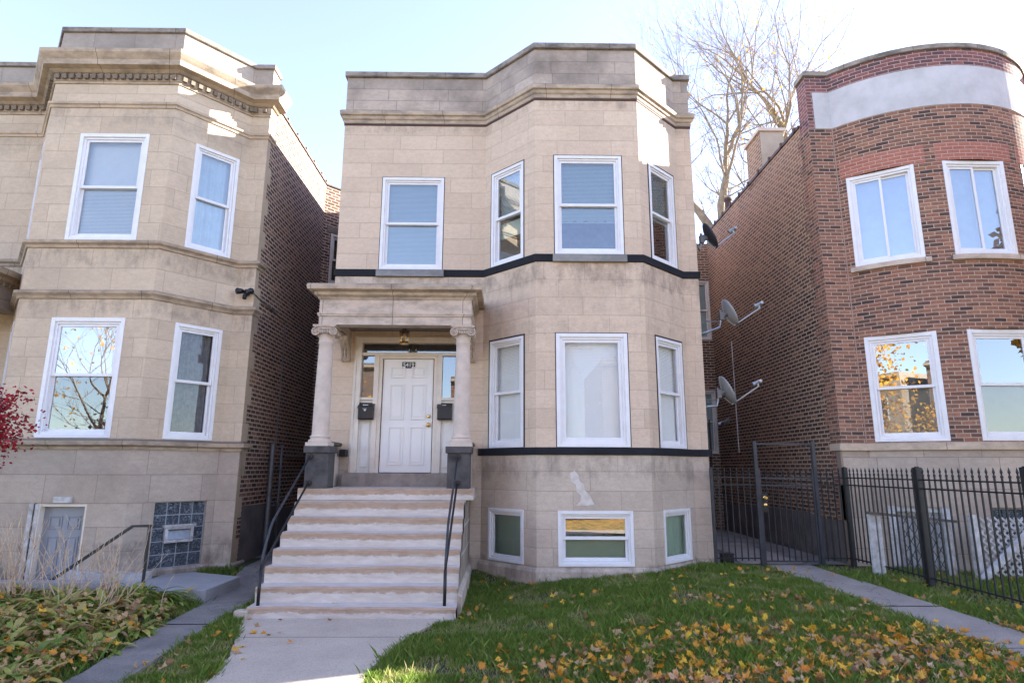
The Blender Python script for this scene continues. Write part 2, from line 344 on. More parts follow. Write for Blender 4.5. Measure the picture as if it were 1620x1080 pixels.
# ------------------------------------------------------------ wall builder
def arc_pts(cx,cy,rad,a0,a1,n): return [(cx+rad*math.sin(R(a0+(a1-a0)*i/n)), cy-rad*math.cos(R(a0+(a1-a0)*i/n))) for i in range(n+1)]
class Path:
    def __init__(s,pts):
        s.p=[Vector((*q,0)) for q in pts]; s.s=[0]
        for a,b in zip(s.p,s.p[1:]): s.s.append(s.s[-1]+(b-a).length)
    def at(s,u_):
        for k in range(len(s.p)-1):
            if u_<=s.s[k+1]+1e-9: break
        a,b=s.p[k],s.p[k+1]; t=(u_-s.s[k])/(s.s[k+1]-s.s[k]); d=(b-a).normalized()
        return a+(b-a)*t, Vector((d.y,-d.x,0))
def wall(mb,path,zl,holes=(),reveal=.14,cmap=None,uoff=0,mi=0,rmi=None):
    """path: Path; zl: (z0,z1) plus course levels; holes: (u0,u1,z0,z1)"""
    us=sorted(set([round(x,5) for x in path.s]+[round(x,5) for h in holes for x in h[:2]]))
    zs=sorted(set([round(z,5) for z in zl]+[round(z,5) for h in holes for z in h[2:4] if min(zl)<z<max(zl)]))
    cm=cmap or (lambda z:z)
    def pt(u_,z,n_=0.0,side=0):
        q,nn=path.at(u_ + side*1e-6 if side>0 else u_); return (q.x+nn.x*n_,q.y+nn.y*n_,z)
    for a,b in zip(us,us[1:]):
        if b-a<1e-4: continue
        for c,d in zip(zs,zs[1:]):
            if any(a>=h[0]-1e-4 and b<=h[1]+1e-4 and c>=h[2]-1e-4 and d<=h[3]+1e-4 for h in holes): continue
            mb.face([pt(a,c),pt(b,c),pt(b,d),pt(a,d)],[(uoff+a,cm(c)),(uoff+b,cm(c)),(uoff+b,cm(d)),(uoff+a,cm(d))],mi)
    for h in holes:
        q0,n0=path.at((h[0]+h[1])/2)
        def P(u_,z,dp): q,_=path.at(u_); return (q.x-n0.x*dp,q.y-n0.y*dp,z)
        u0,u1,z0,z1=h
        for (A,B) in (((u0,z0),(u0,z1)),((u1,z1),(u1,z0)),((u0,z1),(u1,z1)),((u1,z0),(u0,z0))):
            if A[1]==B[1] and (abs(A[1]-min(zl))<1e-4 or abs(A[1]-max(zl))<1e-4): continue
            mb.face([P(*A,0),P(*A,reveal),P(*B,reveal),P(*B,0)],[(0,cm(A[1])),(reveal,cm(A[1])),(reveal,cm(B[1])),(0,cm(B[1]))],mi if rmi is None else rmi)
def mould(mb,pts,prof,closed_ends=True,mi=0):
    """sweep profile [(out,z)] along path points with mitres; outward = right-hand of direction"""
    V=[Vector((*q,0)) for q in pts]; nrm=[]
    for k in range(len(V)):
        ns=[]
        if k>0: d=(V[k]-V[k-1]).normalized(); ns.append(Vector((d.y,-d.x,0)))
        if k<len(V)-1: d=(V[k+1]-V[k]).normalized(); ns.append(Vector((d.y,-d.x,0)))
        if len(ns)==1: nrm.append(ns[0])
        else:
            h=(ns[0]+ns[1]); l=h.length; h=h/l; nrm.append(h/max(.25,h.dot(ns[0])))
    ss=[0]
    for a,b in zip(V,V[1:]): ss.append(ss[-1]+(b-a).length)
    rings=[[mb.P((V[k].x+nrm[k].x*o_,V[k].y+nrm[k].y*o_,z)) for o_,z in prof] for k in range(len(V))]
    for k in range(len(V)-1):
        a,b=rings[k],rings[k+1]
        for j in range(len(prof)):
            j2=(j+1)%len(prof)
            mb.idx([a[j],a[j2],b[j2],b[j]],[(ss[k],j*.03),(ss[k],j*.03+.03),(ss[k+1],j*.03+.03),(ss[k+1],j*.03)],mi)
    mb.idx(rings[0],None,mi); mb.idx(rings[-1][::-1],None,mi)
# ------------------------------------------------------------ window builder
def ring(mb,u0,u1,z0,z1,wd,n0,n1,wb=None,wt=None):
    wb=wd if wb is None else wb; wt=wd if wt is None else wt
    mb.box(u0,u0+wd,n0,n1,z0,z1); mb.box(u1-wd,u1,n0,n1,z0,z1)
    mb.box(u0+wd,u1-wd,n0,n1,z0,z0+wb); mb.box(u0+wd,u1-wd,n0,n1,z1-wt,z1)
def blind(F,parent,u0,u1,z0,z1,n_,mat,pitch=.025,tilt=.35):
    mb=MB(F); z=z1; 
    mb.box(u0,u1,n_-.02,n_+.02,z1-.03,z1)
    z-=.035
    while z-pitch>z0:
        mb.face([(u0,n_-.005,z),(u1,n_-.005,z),(u1,n_+.006,z-pitch*1.06),(u0,n_+.006,z-pitch*1.06)]); z-=pitch
    mb.box(u0,u1,n_-.012,n_+.012,z0,z0+.02)
    return mb.build('blind',mat,parent)
def cloth(F,parent,name,u0,u1,z0,z1,n_,mat,folds=9,amp=.02):
    mb=MB(F); n=folds*6
    cols_=[]
    for i in range(n+1):
        u_=u0+(u1-u0)*i/n; nn=n_+amp*math.sin(i/6*2*math.pi)+amp*.5*math.sin(i*.7)
        cols_.append((mb.P((u_,nn,z0)),mb.P((u_,nn+amp*.2,z1))))
    for a,b in zip(cols_,cols_[1:]): mb.idx([a[0],b[0],b[1],a[1]])
    return mb.build(name,mat,parent,smooth=True)
def window(house,F,u0,u1,z0,z1,style='hung',glass='glass',mid=.5,caulk=True,label=None,inner=None,fmat='white',fw=.085,caulkmat='caulk',cw=.014,lower_glass=None):
    """F local frame with n=0 at the wall face"""
    mb=MB(F); ring(mb,u0,u1,z0,z1,fw*.62,-.13,.012,wb=fw*.5); ring(mb,u0+fw*.62,u1-fw*.62,z0+fw*.5,z1-fw*.62,fw*.38,-.13,-.012,wb=fw*.42)
    w_=mb.build('window',M[fmat],house,bevel=.003)
    if label: w_['label']=label
    if caulk:
        mb=MB(F); ring(mb,u0-cw,u1+cw,z0-.001,z1+cw,cw-.0005,-.1,.004,wb=.0005); mb.build('caulk_line',M[caulkmat],w_)
    a0,a1,b0,b1=u0+fw,u1-fw,z0+fw*.92,z1-fw
    def sash(name,x0,x1,y0,y1,n0,rail,gm):
        mb=MB(F); ring(mb,x0,x1,y0,y1,rail,n0-.035,n0,wb=rail*1.15); s_=mb.build(name,M[fmat],w_,bevel=.003)
        mb=MB(F); e=.002
        mb.face([(x0+rail-e,n0-.018,y0+rail),(x1-rail+e,n0-.018,y0+rail),(x1-rail+e,n0-.018,y1-rail+e),(x0+rail-e,n0-.018,y1-rail+e)]); mb.build('pane',M[gm],w_)
        return s_
    if style=='hung':
        zm=b0+(b1-b0)*mid
        sash('upper_sash',a0,a1,zm-.02,b1,-.03,.042,glass); sash('lower_sash',a0,a1,b0,zm+.02,-.068,.042,lower_glass or glass)
    elif style=='slide':
        um=(a0+a1)/2
        sash('left_sash',a0,um+.02,b0,b1,-.03,.04,glass); sash('right_sash',um-.02,a1,b0,b1,-.068,.04,glass)
    else: sash('sash',a0,a1,b0,b1,-.03,.05 if style=='fixed' else .03,glass)
    N0=-.13
    for it in (inner or []):
        k=it[0]
        za=b0+(b1-b0)*it[1]; zb=b0+(b1-b0)*it[2]
        if k=='blind': blind(F,w_,a0-.07,a1+.07,za,zb,N0,M[it[3]])
        elif k=='cloth': cloth(F,w_,'curtain',a0-.11,a1+.115,za-.02,zb+.02,N0-.005,M[it[3]],*(it[4:]))
        elif k=='flat':
            mb=MB(F); mb.face([(a0-.1,N0-.02,za-.03),(a1+.1,N0-.02,za-.03),(a1+.1,N0-.02,zb+.03),(a0-.1,N0-.02,zb+.03)]); mb.build('roller_shade',M[it[3]],w_)
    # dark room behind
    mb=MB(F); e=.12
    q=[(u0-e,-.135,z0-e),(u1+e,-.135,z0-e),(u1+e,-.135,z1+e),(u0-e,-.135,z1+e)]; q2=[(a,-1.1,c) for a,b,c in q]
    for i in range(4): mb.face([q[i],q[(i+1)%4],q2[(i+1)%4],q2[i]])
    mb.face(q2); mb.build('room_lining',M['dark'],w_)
    return w_
def cmap(levels):       # piecewise z -> v
    def g(z):
        if z<=levels[0][0]: return levels[0][1]+(z-levels[0][0])
        for (a,va),(b,vb) in zip(levels,levels[1:]):
            if z<=b: return va+(z-a)/(b-a)*(vb-va)
        return levels[-1][1]+(z-levels[-1][0])
    return g
CORN=[(0,8.24),(.02,8.25),(.02,8.31),(.045,8.33),(.05,8.385),(.085,8.40),(.09,8.47),(.07,8.50),(0,8.515),(-.05,8.52),(-.05,8.22)]
# ============================================================ CENTRE HOUSE
H=thing('greystone_house',(.22,0,.2),'pale limestone house in the middle with an angled bay and columned porch','house')
cp=[(-3.09,0),(-.389,0),(.504,-.894),(2.319,-.894),(3.247,0),(3.53,0)]
CP=Path(cp); S=CP.s
FA=frame(-3.09,0,1,0); FL=frame(-.389,0,.893,-.894); FF=frame(.504,-.894,1,0); FR=frame(2.319,-.894,.928,.894)
LL=math.hypot(.893,.894); LR=math.hypot(.928,.894)
wa=(.78,1.93,5.33,7.14)                                  # facade window (u from -3.09)
wl=(.185,.99); wf=(.33,1.50); wr=(.285,1.105)
cmC=cmap([(.33,0),(1.15,.9),(2.05,1.8),(2.12,1.8),(3.97,3.6),(5.2,4.8),(5.33,4.8),(7.14,6.6),(8.3,7.8)])
up=[]; lo=[]; ba=[]
for (a,b),o_ in ((wl,S[1]),(wf,S[2]),(wr,S[3])):
    up.append((o_+a,o_+b,5.33,7.14)); lo.append((o_+a,o_+b,2.125,3.97)); ba.append((o_+a,o_+b,.33,1.155))
dh=(.43,2.37,2.06,4.09); dh2=(.43,2.37,1.71,2.06)
mb=MB(); wall(mb,CP,(2.06,3.97,5.2,5.33,7.14,8.3),[wa]+up+lo+[dh],reveal=.14,cmap=cmC); mb.build('stone_wall',M['stone'],H)
mb=MB(); wall(mb,CP,(-.6,.33,1.155,2.06),ba+[dh2],reveal=.14,cmap=cmC); mb.build('basement_wall',M['stone_base'],H)
# plinth
mb=MB(); mould(mb,[(-.389,0),(.504,-.894),(2.319,-.894),(3.247,0),(3.53,0),(3.53,.4)],[(0,-.6),(.05,-.6),(.05,.26),(.03,.30),(-.001,.31)]); mb.build('plinth',M['stone_base'],H)
# side, back, roof
def sidebox(name,x,y0,y1,z0,z1,mat,face,th=.3,parent=None):
    """brick side wall, outer face at x; face=+1 outward +x"""
    mb=MB(); P0=Path([(x,y1),(x,y0)]) if face<0 else Path([(x,y0),(x,y1)])
    wall(mb,P0,(z0,z1)); xi=x-face*th
    P1=Path([(xi,y0),(xi,y1)]) if face<0 else Path([(xi,y1),(xi,y0)])
    wall(mb,P1,(z0,z1))
    mb.face([(x,y0,z1),(xi,y0,z1),(xi,y1,z1),(x,y1,z1)]); mb.face([(x,y0,z0),(xi,y0,z0),(xi,y0,z1),(x,y0,z1)]); mb.face([(x,y1,z0),(xi,y1,z0),(xi,y1,z1),(x,y1,z1)])
    return mb.build(name,mat,parent)
sidebox('brick_side_wall',-3.09,.30,15,-.6,8.66,M['common'],-1,parent=H)
sidebox('brick_side_wall',3.53,.30,15,-.6,8.66,M['common'],1,parent=H)
mb=MB()   # stone returns at both front corners
for x,fc in ((-3.09,-1),(3.53,1)):
    P0=Path([(x,.30),(x,0)]) if fc<0 else Path([(x,0),(x,.30)])
    wall(mb,P0,(-.6,8.3),cmap=cmC)
mb.build('stone_return',M['stone'],H)
mb=MB(); wall(mb,Path([(3.23,15),(-2.79,15)]),(-.6,8.66)); mb.build('back_wall',M['common'],H)
mb=MB(); mb.prism([(-2.79,.3),(-.389,.3),(.504,-.6),(2.319,-.6),(3.23,.2),(3.23,14.7),(-2.79,14.7)],8.25,8.35); mb.build('roof',M['roof'],H)
cpr=[(-3.09,.34)]+cp+[(3.53,.34)]
mb=MB(); wall(mb,Path([(-3.09,.34),(-3.09,0)]+cp[1:]+[(3.53,.34)]),(8.5,9.23),cmap=cmap([(8.5,0),(9.23,.81)]))
# inner face of the parapet
inner=[(-2.86,.34),(-2.86,.25),(-.28,.25),(.60,-.64),(2.22,-.64),(3.15,.25),(3.30,.25),(3.30,.34)]
wall(mb,Path(inner[::-1]),(8.3,9.23)); mb.face([(-3.09,.34,8.5),(-2.86,.34,8.5),(-2.86,.34,9.23),(-3.09,.34,9.23)]); mb.face([(3.53,.34,8.5),(3.30,.34,8.5),(3.30,.34,9.23),(3.53,.34,9.23)])
mb.build('parapet',M['stone_par'],H)
mb=MB(); mould(mb,cpr,[(.04,9.225),(.045,9.34),(-.27,9.36),(-.27,9.225)]); mb.build('coping',M['coping'],H,bevel=.008)
mb=MB(); mould(mb,cpr,CORN); mb.build('cornice',M['cornice'],H)
mb=MB(); mould(mb,cpr,[(-.004,8.205),(.010,8.205),(.012,8.242),(-.004,8.242)]); mb.build('rusty_joint',M['rustcaulk'],H)
# belts
mb=MB(); mould(mb,cpr,[(-.01,5.195),(.025,5.205),(.035,5.315),(.03,5.33),(-.01,5.328)]); mb.build('belt_course',M['belt'],H,bevel=.004)
mb=MB(); mould(mb,[(-.45,0)]+cp[1:]+[(3.53,.34)],[(-.01,2.005),(.03,2.01),(.04,2.11),(.035,2.125),(-.01,2.123)]); mb.build('belt_course',M['belt'],H,bevel=.004)
for F,a,b in ((FA,wa[0]-.04,wa[1]+.04),(FF,wf[0]-.04,wf[1]+.04)):
    mb=MB(F); mb.box(a,b,-.01,.065,5.19,5.322); mb.build('window_sill',M['sill_worn'],H,bevel=.008)
# windows
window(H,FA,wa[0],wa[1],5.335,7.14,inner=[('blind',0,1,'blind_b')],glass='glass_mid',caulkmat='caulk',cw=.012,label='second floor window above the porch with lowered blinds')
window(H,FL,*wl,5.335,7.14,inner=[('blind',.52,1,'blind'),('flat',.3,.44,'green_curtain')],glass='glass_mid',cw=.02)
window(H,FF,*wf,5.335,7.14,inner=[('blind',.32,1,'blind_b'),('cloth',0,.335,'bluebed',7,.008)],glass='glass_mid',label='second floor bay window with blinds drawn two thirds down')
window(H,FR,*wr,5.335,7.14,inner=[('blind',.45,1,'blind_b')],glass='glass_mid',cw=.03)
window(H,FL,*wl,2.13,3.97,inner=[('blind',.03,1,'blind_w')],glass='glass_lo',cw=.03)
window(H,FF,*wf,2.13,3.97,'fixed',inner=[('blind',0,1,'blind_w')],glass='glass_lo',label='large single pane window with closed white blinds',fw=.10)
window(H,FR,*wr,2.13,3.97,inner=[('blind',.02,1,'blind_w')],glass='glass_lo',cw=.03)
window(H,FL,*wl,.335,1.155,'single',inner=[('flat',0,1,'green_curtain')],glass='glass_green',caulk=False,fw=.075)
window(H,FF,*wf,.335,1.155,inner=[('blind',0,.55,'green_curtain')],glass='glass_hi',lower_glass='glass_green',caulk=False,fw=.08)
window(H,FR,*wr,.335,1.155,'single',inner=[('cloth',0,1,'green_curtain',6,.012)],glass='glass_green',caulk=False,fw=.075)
# plaster patch on the basement wall
mb=MB(FF); q=[(.56,.02),(.70,.04),(.66,.17),(.80,.10),(.86,.02),(.93,-.02),(.80,-.05),(.60,-.07)]
pp=[(.52,1.72),(.60,1.76),(.66,1.70),(.68,1.60),(.74,1.56),(.76,1.46),(.84,1.38),(.90,1.25),(.80,1.235),(.68,1.24),(.62,1.23),(.68,1.30),(.70,1.38),(.62,1.45),(.62,1.55),(.54,1.60)]
mb.face([(a,.0035,b) for a,b in pp]); 
pm=plain('white_mortar_smear',(.66,.61,.56),.9,nscale=12,c2=(.52,.45,.39)); mb.build('mortar_patch',pm,H)
# ---- entrance
F=FA
mb=MB(F); mb.box(.43,.56,-.14,.02,1.71,4.09); mb.box(2.25,2.37,-.14,.02,1.71,4.09); mb.box(.56,2.25,-.14,.02,3.97,4.09)
mb.box(.56,2.25,-.14,-.005,3.745,3.80)
for a,b in ((.785,.87),(1.90,1.985)): mb.box(a,b,-.14,-.003,1.71,3.745)
mb.box(.87,.93,-.14,-.02,1.71,3.745); mb.box(1.84,1.90,-.14,-.02,1.71,3.745); mb.box(.93,1.84,-.14,-.02,3.69,3.745)
mb.box(.56,.785,-.14,-.004,2.955,3.0); mb.box(1.985,2.25,-.14,-.004,2.955,3.0)
# steps of the casing mouldings
mb.box(.455,.475,.02,.035,1.71,4.07); mb.box(2.325,2.345,.02,.035,1.71,4.07); mb.box(.475,2.325,.02,.035,4.05,4.07)
mb.build('door_frame',M['cream'],H,bevel=.005)
for a,b in ((.56,.785),(1.985,2.25)): mb=MB(F); mb.box(a,b,-.12,-.04,1.71,2.955); mb.box(a+.04,b-.04,-.041,-.028,1.80,2.56); mb.build('side_panel',M['white2'],H,bevel=.006)
mb=MB(F)
for a,b,c,d in ((.56,2.25,3.80,3.97),(.56,.785,3.0,3.745),(1.985,2.25,3.0,3.745)):
    mb.face([(a,-.07,c),(b,-.07,c),(b,-.07,d),(a,-.07,d)])
mb.build('transom_and_sidelight_glass',M['glass_mid'],H)
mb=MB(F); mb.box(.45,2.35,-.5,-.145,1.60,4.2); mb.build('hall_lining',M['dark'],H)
mb=MB(F)
x0,x1,z0,z1=.945,1.825,1.72,3.685
mb.box(x0,x1,-.10,-.055,z0,z1)
for pz0,pz1 in ((.12,.78),(.90,1.52),(1.63,1.83)):
    for pa,pb in ((.12,.385),(.495,.76)):
        a,b,c,d=x0+pa,x0+pb,z0+pz0,z0+pz1
        ring(mb,a,b,c,d,.022,-.055,-.040); ring(mb,a+.022,b-.022,c+.022,d-.022,.012,-.055,-.050); mb.box(a+.05,b-.05,-.055,-.044,c+.05,d-.05)
D=mb.build('front_door',M['door'],H,bevel=.006)
mb=MB(F)
for zz,rr in ((2.53,.028),(2.68,.03)):
    c=F(1.765,-.05,zz)
    prof=[(0.0,.042),(.008,.042),(.012,.03),(.03,.028),(.045,.034),(.06,.028),(.07,.012)] if zz<2.6 else [(0,.032),(.02,.03),(.028,.02)]
    for (n0,r0),(n1,r1) in zip(prof,prof[1:]):
        a=[mb.P((1.765+r0*math.cos(t),-.052+n0,zz+r0*math.sin(t))) for t in [i*math.pi/8 for i in range(16)]]
        b=[mb.P((1.765+r1*math.cos(t),-.052+n1,zz+r1*math.sin(t))) for t in [i*math.pi/8 for i in range(16)]]
        for j in range(16): mb.idx([a[j],a[(j+1)%16],b[(j+1)%16],b[j]])
        last=b
    mb.idx(last)
mb.build('door_knob',M['brass'],D,smooth=True,ang=50)
mb=MB(F); mb.box(1.27,1.50,-.055,-.042,3.525,3.635); pl=mb.build('number_plate',M['black'],D)
def lettering(txt,size,loc,rot,mat,parent,name,depth=.002):
    c=bpy.data.curves.new(name,'FONT'); c.body=txt; c.size=size; c.extrude=depth; c.align_x='CENTER'; c.align_y='CENTER'; c.offset=.0008; c.space_character=1.0
    o=bpy.data.objects.new(name,c); col.objects.link(o)
    dg=bpy.context.evaluated_depsgraph_get(); me=bpy.data.meshes.new_from_object(o.evaluated_get(dg)); bpy.data.objects.remove(o)
    me.materials.clear(); me.materials.append(mat); ob=bpy.data.objects.new(name,me); col.objects.link(ob)
    ob.rotation_euler=rot; ob.location=Vector(loc)-(world_loc(parent) if parent else Vector()); ob.parent=parent; return ob
# the plate hangs on the door (a part), its digits are raised on the same level
lettering('5419',.10,(-3.09+1.385,.039,3.58),(math.pi/2,0,0),M['paper'],D,'door_number',.003)
# threshold and porch floor slab are part of the stairs; side beams, entablature, columns
def entab():
    pth=[(-3.0,-.001),(-3.0,-1.08),(-.55,-1.08),(-.55,-.001)]
    mb=MB(); mould(mb,pth,[(-.26,4.05),(0,4.05),(0,4.18),(.018,4.19),(.022,4.215),(.03,4.22),(.03,4.235),(.002,4.245),(.002,4.47),(-.26,4.47)])
    mb.build('entablature',M['porch'],H)
    mb=MB(); mould(mb,pth,[(-.26,4.465),(.015,4.465),(.03,4.50),(.075,4.53),(.08,4.575),(.10,4.58),(.17,4.60),(.18,4.66),(.165,4.69),(.14,4.70),(-.26,4.70)]); mb.build('porch_cornice',M['cornice'],H)
    mb=MB(); mb.box(-2.76,-.79,-.85,-.001,4.18,4.30); mb.build('porch_ceiling',M['porch'],H)
    mb=MB(); mb.box(-2.9,-.65,-1.0,-.001,4.64,4.72); mb.build('porch_roof',M['coping'],H)
entab()
def column(cx,cy,z0,z1):
    mb=MB(); h=z1-z0
    mb.box(cx-.175,cx+.175,cy-.175,cy+.175,z0,z0+.055)
    prof=[(.175,z0+.055),(.182,z0+.075),(.175,z0+.10),(.150,z0+.105),(.145,z0+.125),(.158,z0+.135),(.155,z0+.155),(.135,z0+.17),(.131,z0+.19)]
    for i in range(13):
        t=i/12; prof.append((.131-.021*t**1.6, z0+.20+(h-.20-.30)*t))
    prof+=[(.122,z1-.285),(.122,z1-.265),(.112,z1-.26),(.114,z1-.20),(.13,z1-.17),(.14,z1-.15)]
    mb.lathe(cx,cy,prof,28); c=mb.build('column',M['column'],H,smooth=True,ang=40)
    mb=MB(); mb.box(cx-.185,cx+.185,cy-.17,cy+.17,z1-.035,z1-.001); mb.box(cx-.15,cx+.15,cy-.15,cy+.15,z1-.075,z1-.036)
    for sx in (-1,1):       # volutes: spiral scrolls front and back joined by a bolster
        vx,vz=cx+sx*.135,z1-.115
        pts=[]; 
        for i in range(33):
            a=i/32*math.pi*4.2; rr=.068*(1-i/36); pts.append((vx+sx*rr*math.cos(a+math.pi/2)*-1,cy-.155,vz+rr*math.sin(a+math.pi/2)))
        mb.tube(pts,[.0125*(1-.4*i/32) for i in range(33)],6)
        n_=16; a_=[mb.P((vx+.058*math.cos(2*math.pi*j/n_),cy-.15,vz+.058*math.sin(2*math.pi*j/n_))) for j in range(n_)]
        b_=[mb.P((vx+.045*math.cos(2*math.pi*j/n_),cy,vz+.045*math.sin(2*math.pi*j/n_))) for j in range(n_)]
        d_=[mb.P((vx+.058*math.cos(2*math.pi*j/n_),cy+.15,vz+.058*math.sin(2*math.pi*j/n_))) for j in range(n_)]
        for p_,q_ in ((a_,b_),(b_,d_)):
            for j in range(n_): mb.idx([p_[j],p_[(j+1)%n_],q_[(j+1)%n_],q_[j]])
        mb.idx(a_[::-1]); mb.idx(d_)
        mb.lathe(0,0,[(0,0),(0,0)],3) if False else None
        mb.tube([(vx,cy-.175,vz),(vx,cy-.15,vz)],.016,8)
    for k in range(-3,4):   # egg and dart
        ex=cx+k*.027; mb.tube([(ex,cy-.152,z1-.15),(ex,cy-.16,z1-.125),(ex,cy-.152,z1-.085)],[.006,.012,.009],6)
    mb.build('capital',M['carved'],c)
for cx in (-2.90,-.68): column(cx,-.93,2.125,4.05)
# carved consoles under the porch beams at the wall
for cx in (-2.80,-.60):
    mb=MB(); 
    prof=[(-.001,3.62),(-.05,3.62),(-.09,3.66),(-.10,3.74),(-.12,3.80),(-.17,3.86),(-.24,3.92),(-.30,3.97),(-.32,4.04),(-.001,4.04)]
    a=[mb.P((cx-.075,y,z)) for y,z in prof]; b=[mb.P((cx+.075,y,z)) for y,z in prof]
    mb.idx(a); mb.idx(b[::-1])
    for j in range(len(prof)): j2=(j+1)%len(prof); mb.idx([a[j],b[j],b[j2],a[j2]])
    for sgn in (-1,1):
        mb.tube([(cx+sgn*.05,-.07,3.64),(cx+sgn*.055,-.112,3.72),(cx+sgn*.04,-.13,3.79),(cx+sgn*.06,-.19,3.865)],[.012,.02,.016,.012],6)
    mb.tube([(cx,-.06,3.63),(cx,-.115,3.72),(cx,-.15,3.82),(cx,-.26,3.925)],[.01,.022,.018,.02],6)
    mb.build('carved_bracket',M['carved'],H,smooth=False)
# ---- front steps (pedestals, cheek wall, treads are its parts)
ST=thing('front_steps',(-1.8,-1.9,0),'worn brown and white painted stone steps leading up to the white front door','steps')
r_=.191; zt=1.49
def stepbox(name,x0,x1,y0,y1,z0,z1,mat,wob=0.0,bev=.016):
    """block with UV v=0..1 on risers and white treads"""
    mb=MB(); n=24
    xs=[x0+(x1-x0)*i/n for i in range(n+1)]
    dy=[wob*noise.noise(Vector((x*1.3,z1*7,3))) for x in xs]; dz=[wob*.6*noise.noise(Vector((x*1.1,z1*5,9))) for x in xs]
    mb.v=[]
    fb=[mb.P((x,y0+.012,z0)) for x in xs]; ft=[mb.P((x,y0+d,z1-.02+e)) for x,d,e in zip(xs,dy,dz)]; tt=[mb.P((x,y0+d+.02,z1+e)) for x,d,e in zip(xs,dy,dz)]; bt=[mb.P((x,y1,z1)) for x in xs]; bb=[mb.P((x,y1,z0)) for x in xs]
    for i in range(n):
        a,b=xs[i],xs[i+1]
        mb.idx([fb[i],fb[i+1],ft[i+1],ft[i]],[(a,0),(b,0),(b,.95),(a,.95)])
        mb.idx([ft[i],ft[i+1],tt[i+1],tt[i]],[(a,.95),(b,.95),(b,.8),(a,.8)])
        mb.idx([tt[i],tt[i+1],bt[i+1],bt[i]],[(a,.62),(b,.62),(b,-.6),(a,-.6)])
        mb.idx([bb[i+1],bb[i],fb[i],fb[i+1]]); mb.idx([bt[i],bt[i+1],bb[i+1],bb[i]])
    for k,s_ in ((0,1),(-1,-1)):
        q=[fb[k],ft[k],tt[k],bt[k],bb[k]]; mb.idx(q if s_>0 else q[::-1],[(0,.3),(.1,.75),(.1,.7),(.3,.2),(.3,.1)])
    return mb.build(name,mat,ST,smooth=False)
stepbox('landing',-3.14,-.47,-1.10,0-.001,zt-.17,zt,M['stair'],.02)
for i in range(1,8):
    stepbox('step',-3.09+ .0*i,-.60+ .004*i,-1.10-.25*i,-1.10-.25*(i-1)+.02,zt-r_*(i+1)+(.0 if i<7 else .0),zt-r_*i,M['stair'],.03)
mb=MB(); mb.box(-3.12,-.60,-2.86,-2.60,-.1,.012); mb.build('bottom_kerb',M['conc'],ST,bevel=.01)
mb=MB(); mb.box(-3.22,-3.06,-2.90,-2.76,-.1,.12); mb.build('corner_block',M['conc'],ST,bevel=.015)
# filled body and right cheek wall of stone blocks
mb=MB()
for i in range(1,8): mb.box(-3.07,-.585,-1.10-.25*i+.03,-1.10-.25*(i-1)+.03,-.1,zt-r_*(i+1)+.004)
mb.box(-3.10,-.58,-1.08,-.02,-.1,zt-.172); mb.build('stair_body',M['stone_base'],ST)
mb=MB(frame(-.575,-2.85,0,1)); 
CW=Path([(-.575,-2.80),(-.575,-.01)])
mb=MB()
for i in range(0,8):
    ya=-1.10-.25*i+.0; yb=-1.10-.25*(i-1)+.0 if i>0 else -.01; zz=zt-r_*i-(.0 if i else .17)
    y_a=max(ya,-2.85)
    mb.face([(-.572,y_a,-.1),(-.572,yb,-.1),(-.572,yb,zz-.03),(-.572,y_a,zz-.03)],[(y_a+3,0),(yb+3,0),(yb+3,zz),(y_a+3,zz)])
cm=stone_mat('cheek_wall_blocks',(.34,.28,.23),(.25,.195,.15),(.50,.47,.44),bw=.36,rh=.34,gamt=.3,msize=.022); mb.build('cheek_wall',cm,ST)
mb=MB(); mould(mb,[(-.575,-2.62),(-.575,-.02)][::1],[(0,-.1),(.05,-.1),(.05,.22),(.0,.26)]); mb.build('cheek_plinth',M['stone_base'],ST)
mb=MB(); mb.box(-2.70,-.73,-.30,-.001,zt-.02,1.709); mb.build('threshold',plain('threshold_stone',(.30,.25,.21),.85,nscale=5,bumpv=.4,c2=(.17,.14,.12)),ST,bevel=.012)
for x0,x1 in ((-3.06,-2.70),(-.88,-.53)):
    mb=MB(); mb.box(x0,x1,-1.09,-.74,zt-.005,2.02); p_=mb.build('pedestal',M['pedestal'],ST,bevel=.008)
    mb=MB(); mb.box(x0-.03,x1+.03,-1.12,-.71,2.02,2.125); mb.build('pedestal_cap',M['pedestal'],p_,bevel=.01)
# low pierced porch walls with sloping caps
for x0,x1 in ((-3.02,-2.82),(-.74,-.54)):
    mb=MB(); mb.box(x0,x1,-.72,-.03,zt,1.98); mb.build('porch_wall',M['column'],ST,bevel=.01)
    mb=MB()
    for iy in range(6):
        for iz in range(2): mb.box(x0+.03,x1-.03,-.72+iy*.115,-.72+iy*.115+.075,1.985+iz*.09,1.985+iz*.09+.065)
    mb.box(x0+.04,x1-.04,-.72,-.03,2.045,2.07); mb.build('pierced_blocks',M['column'],ST)
    mb=MB(); mb.box(x0-.03,x1+.03,-.72,-.005,2.155,2.21); mb.build('porch_wall_cap',M['coping'],ST,bevel=.01)
mb=MB(); mb.box(-2.80,-2.68,-.13,-.002,1.98,2.10); tag(mb.build('junction_box',M['black'],None,bevel=.01),'small black box on the wall behind the left porch column','electrical box')
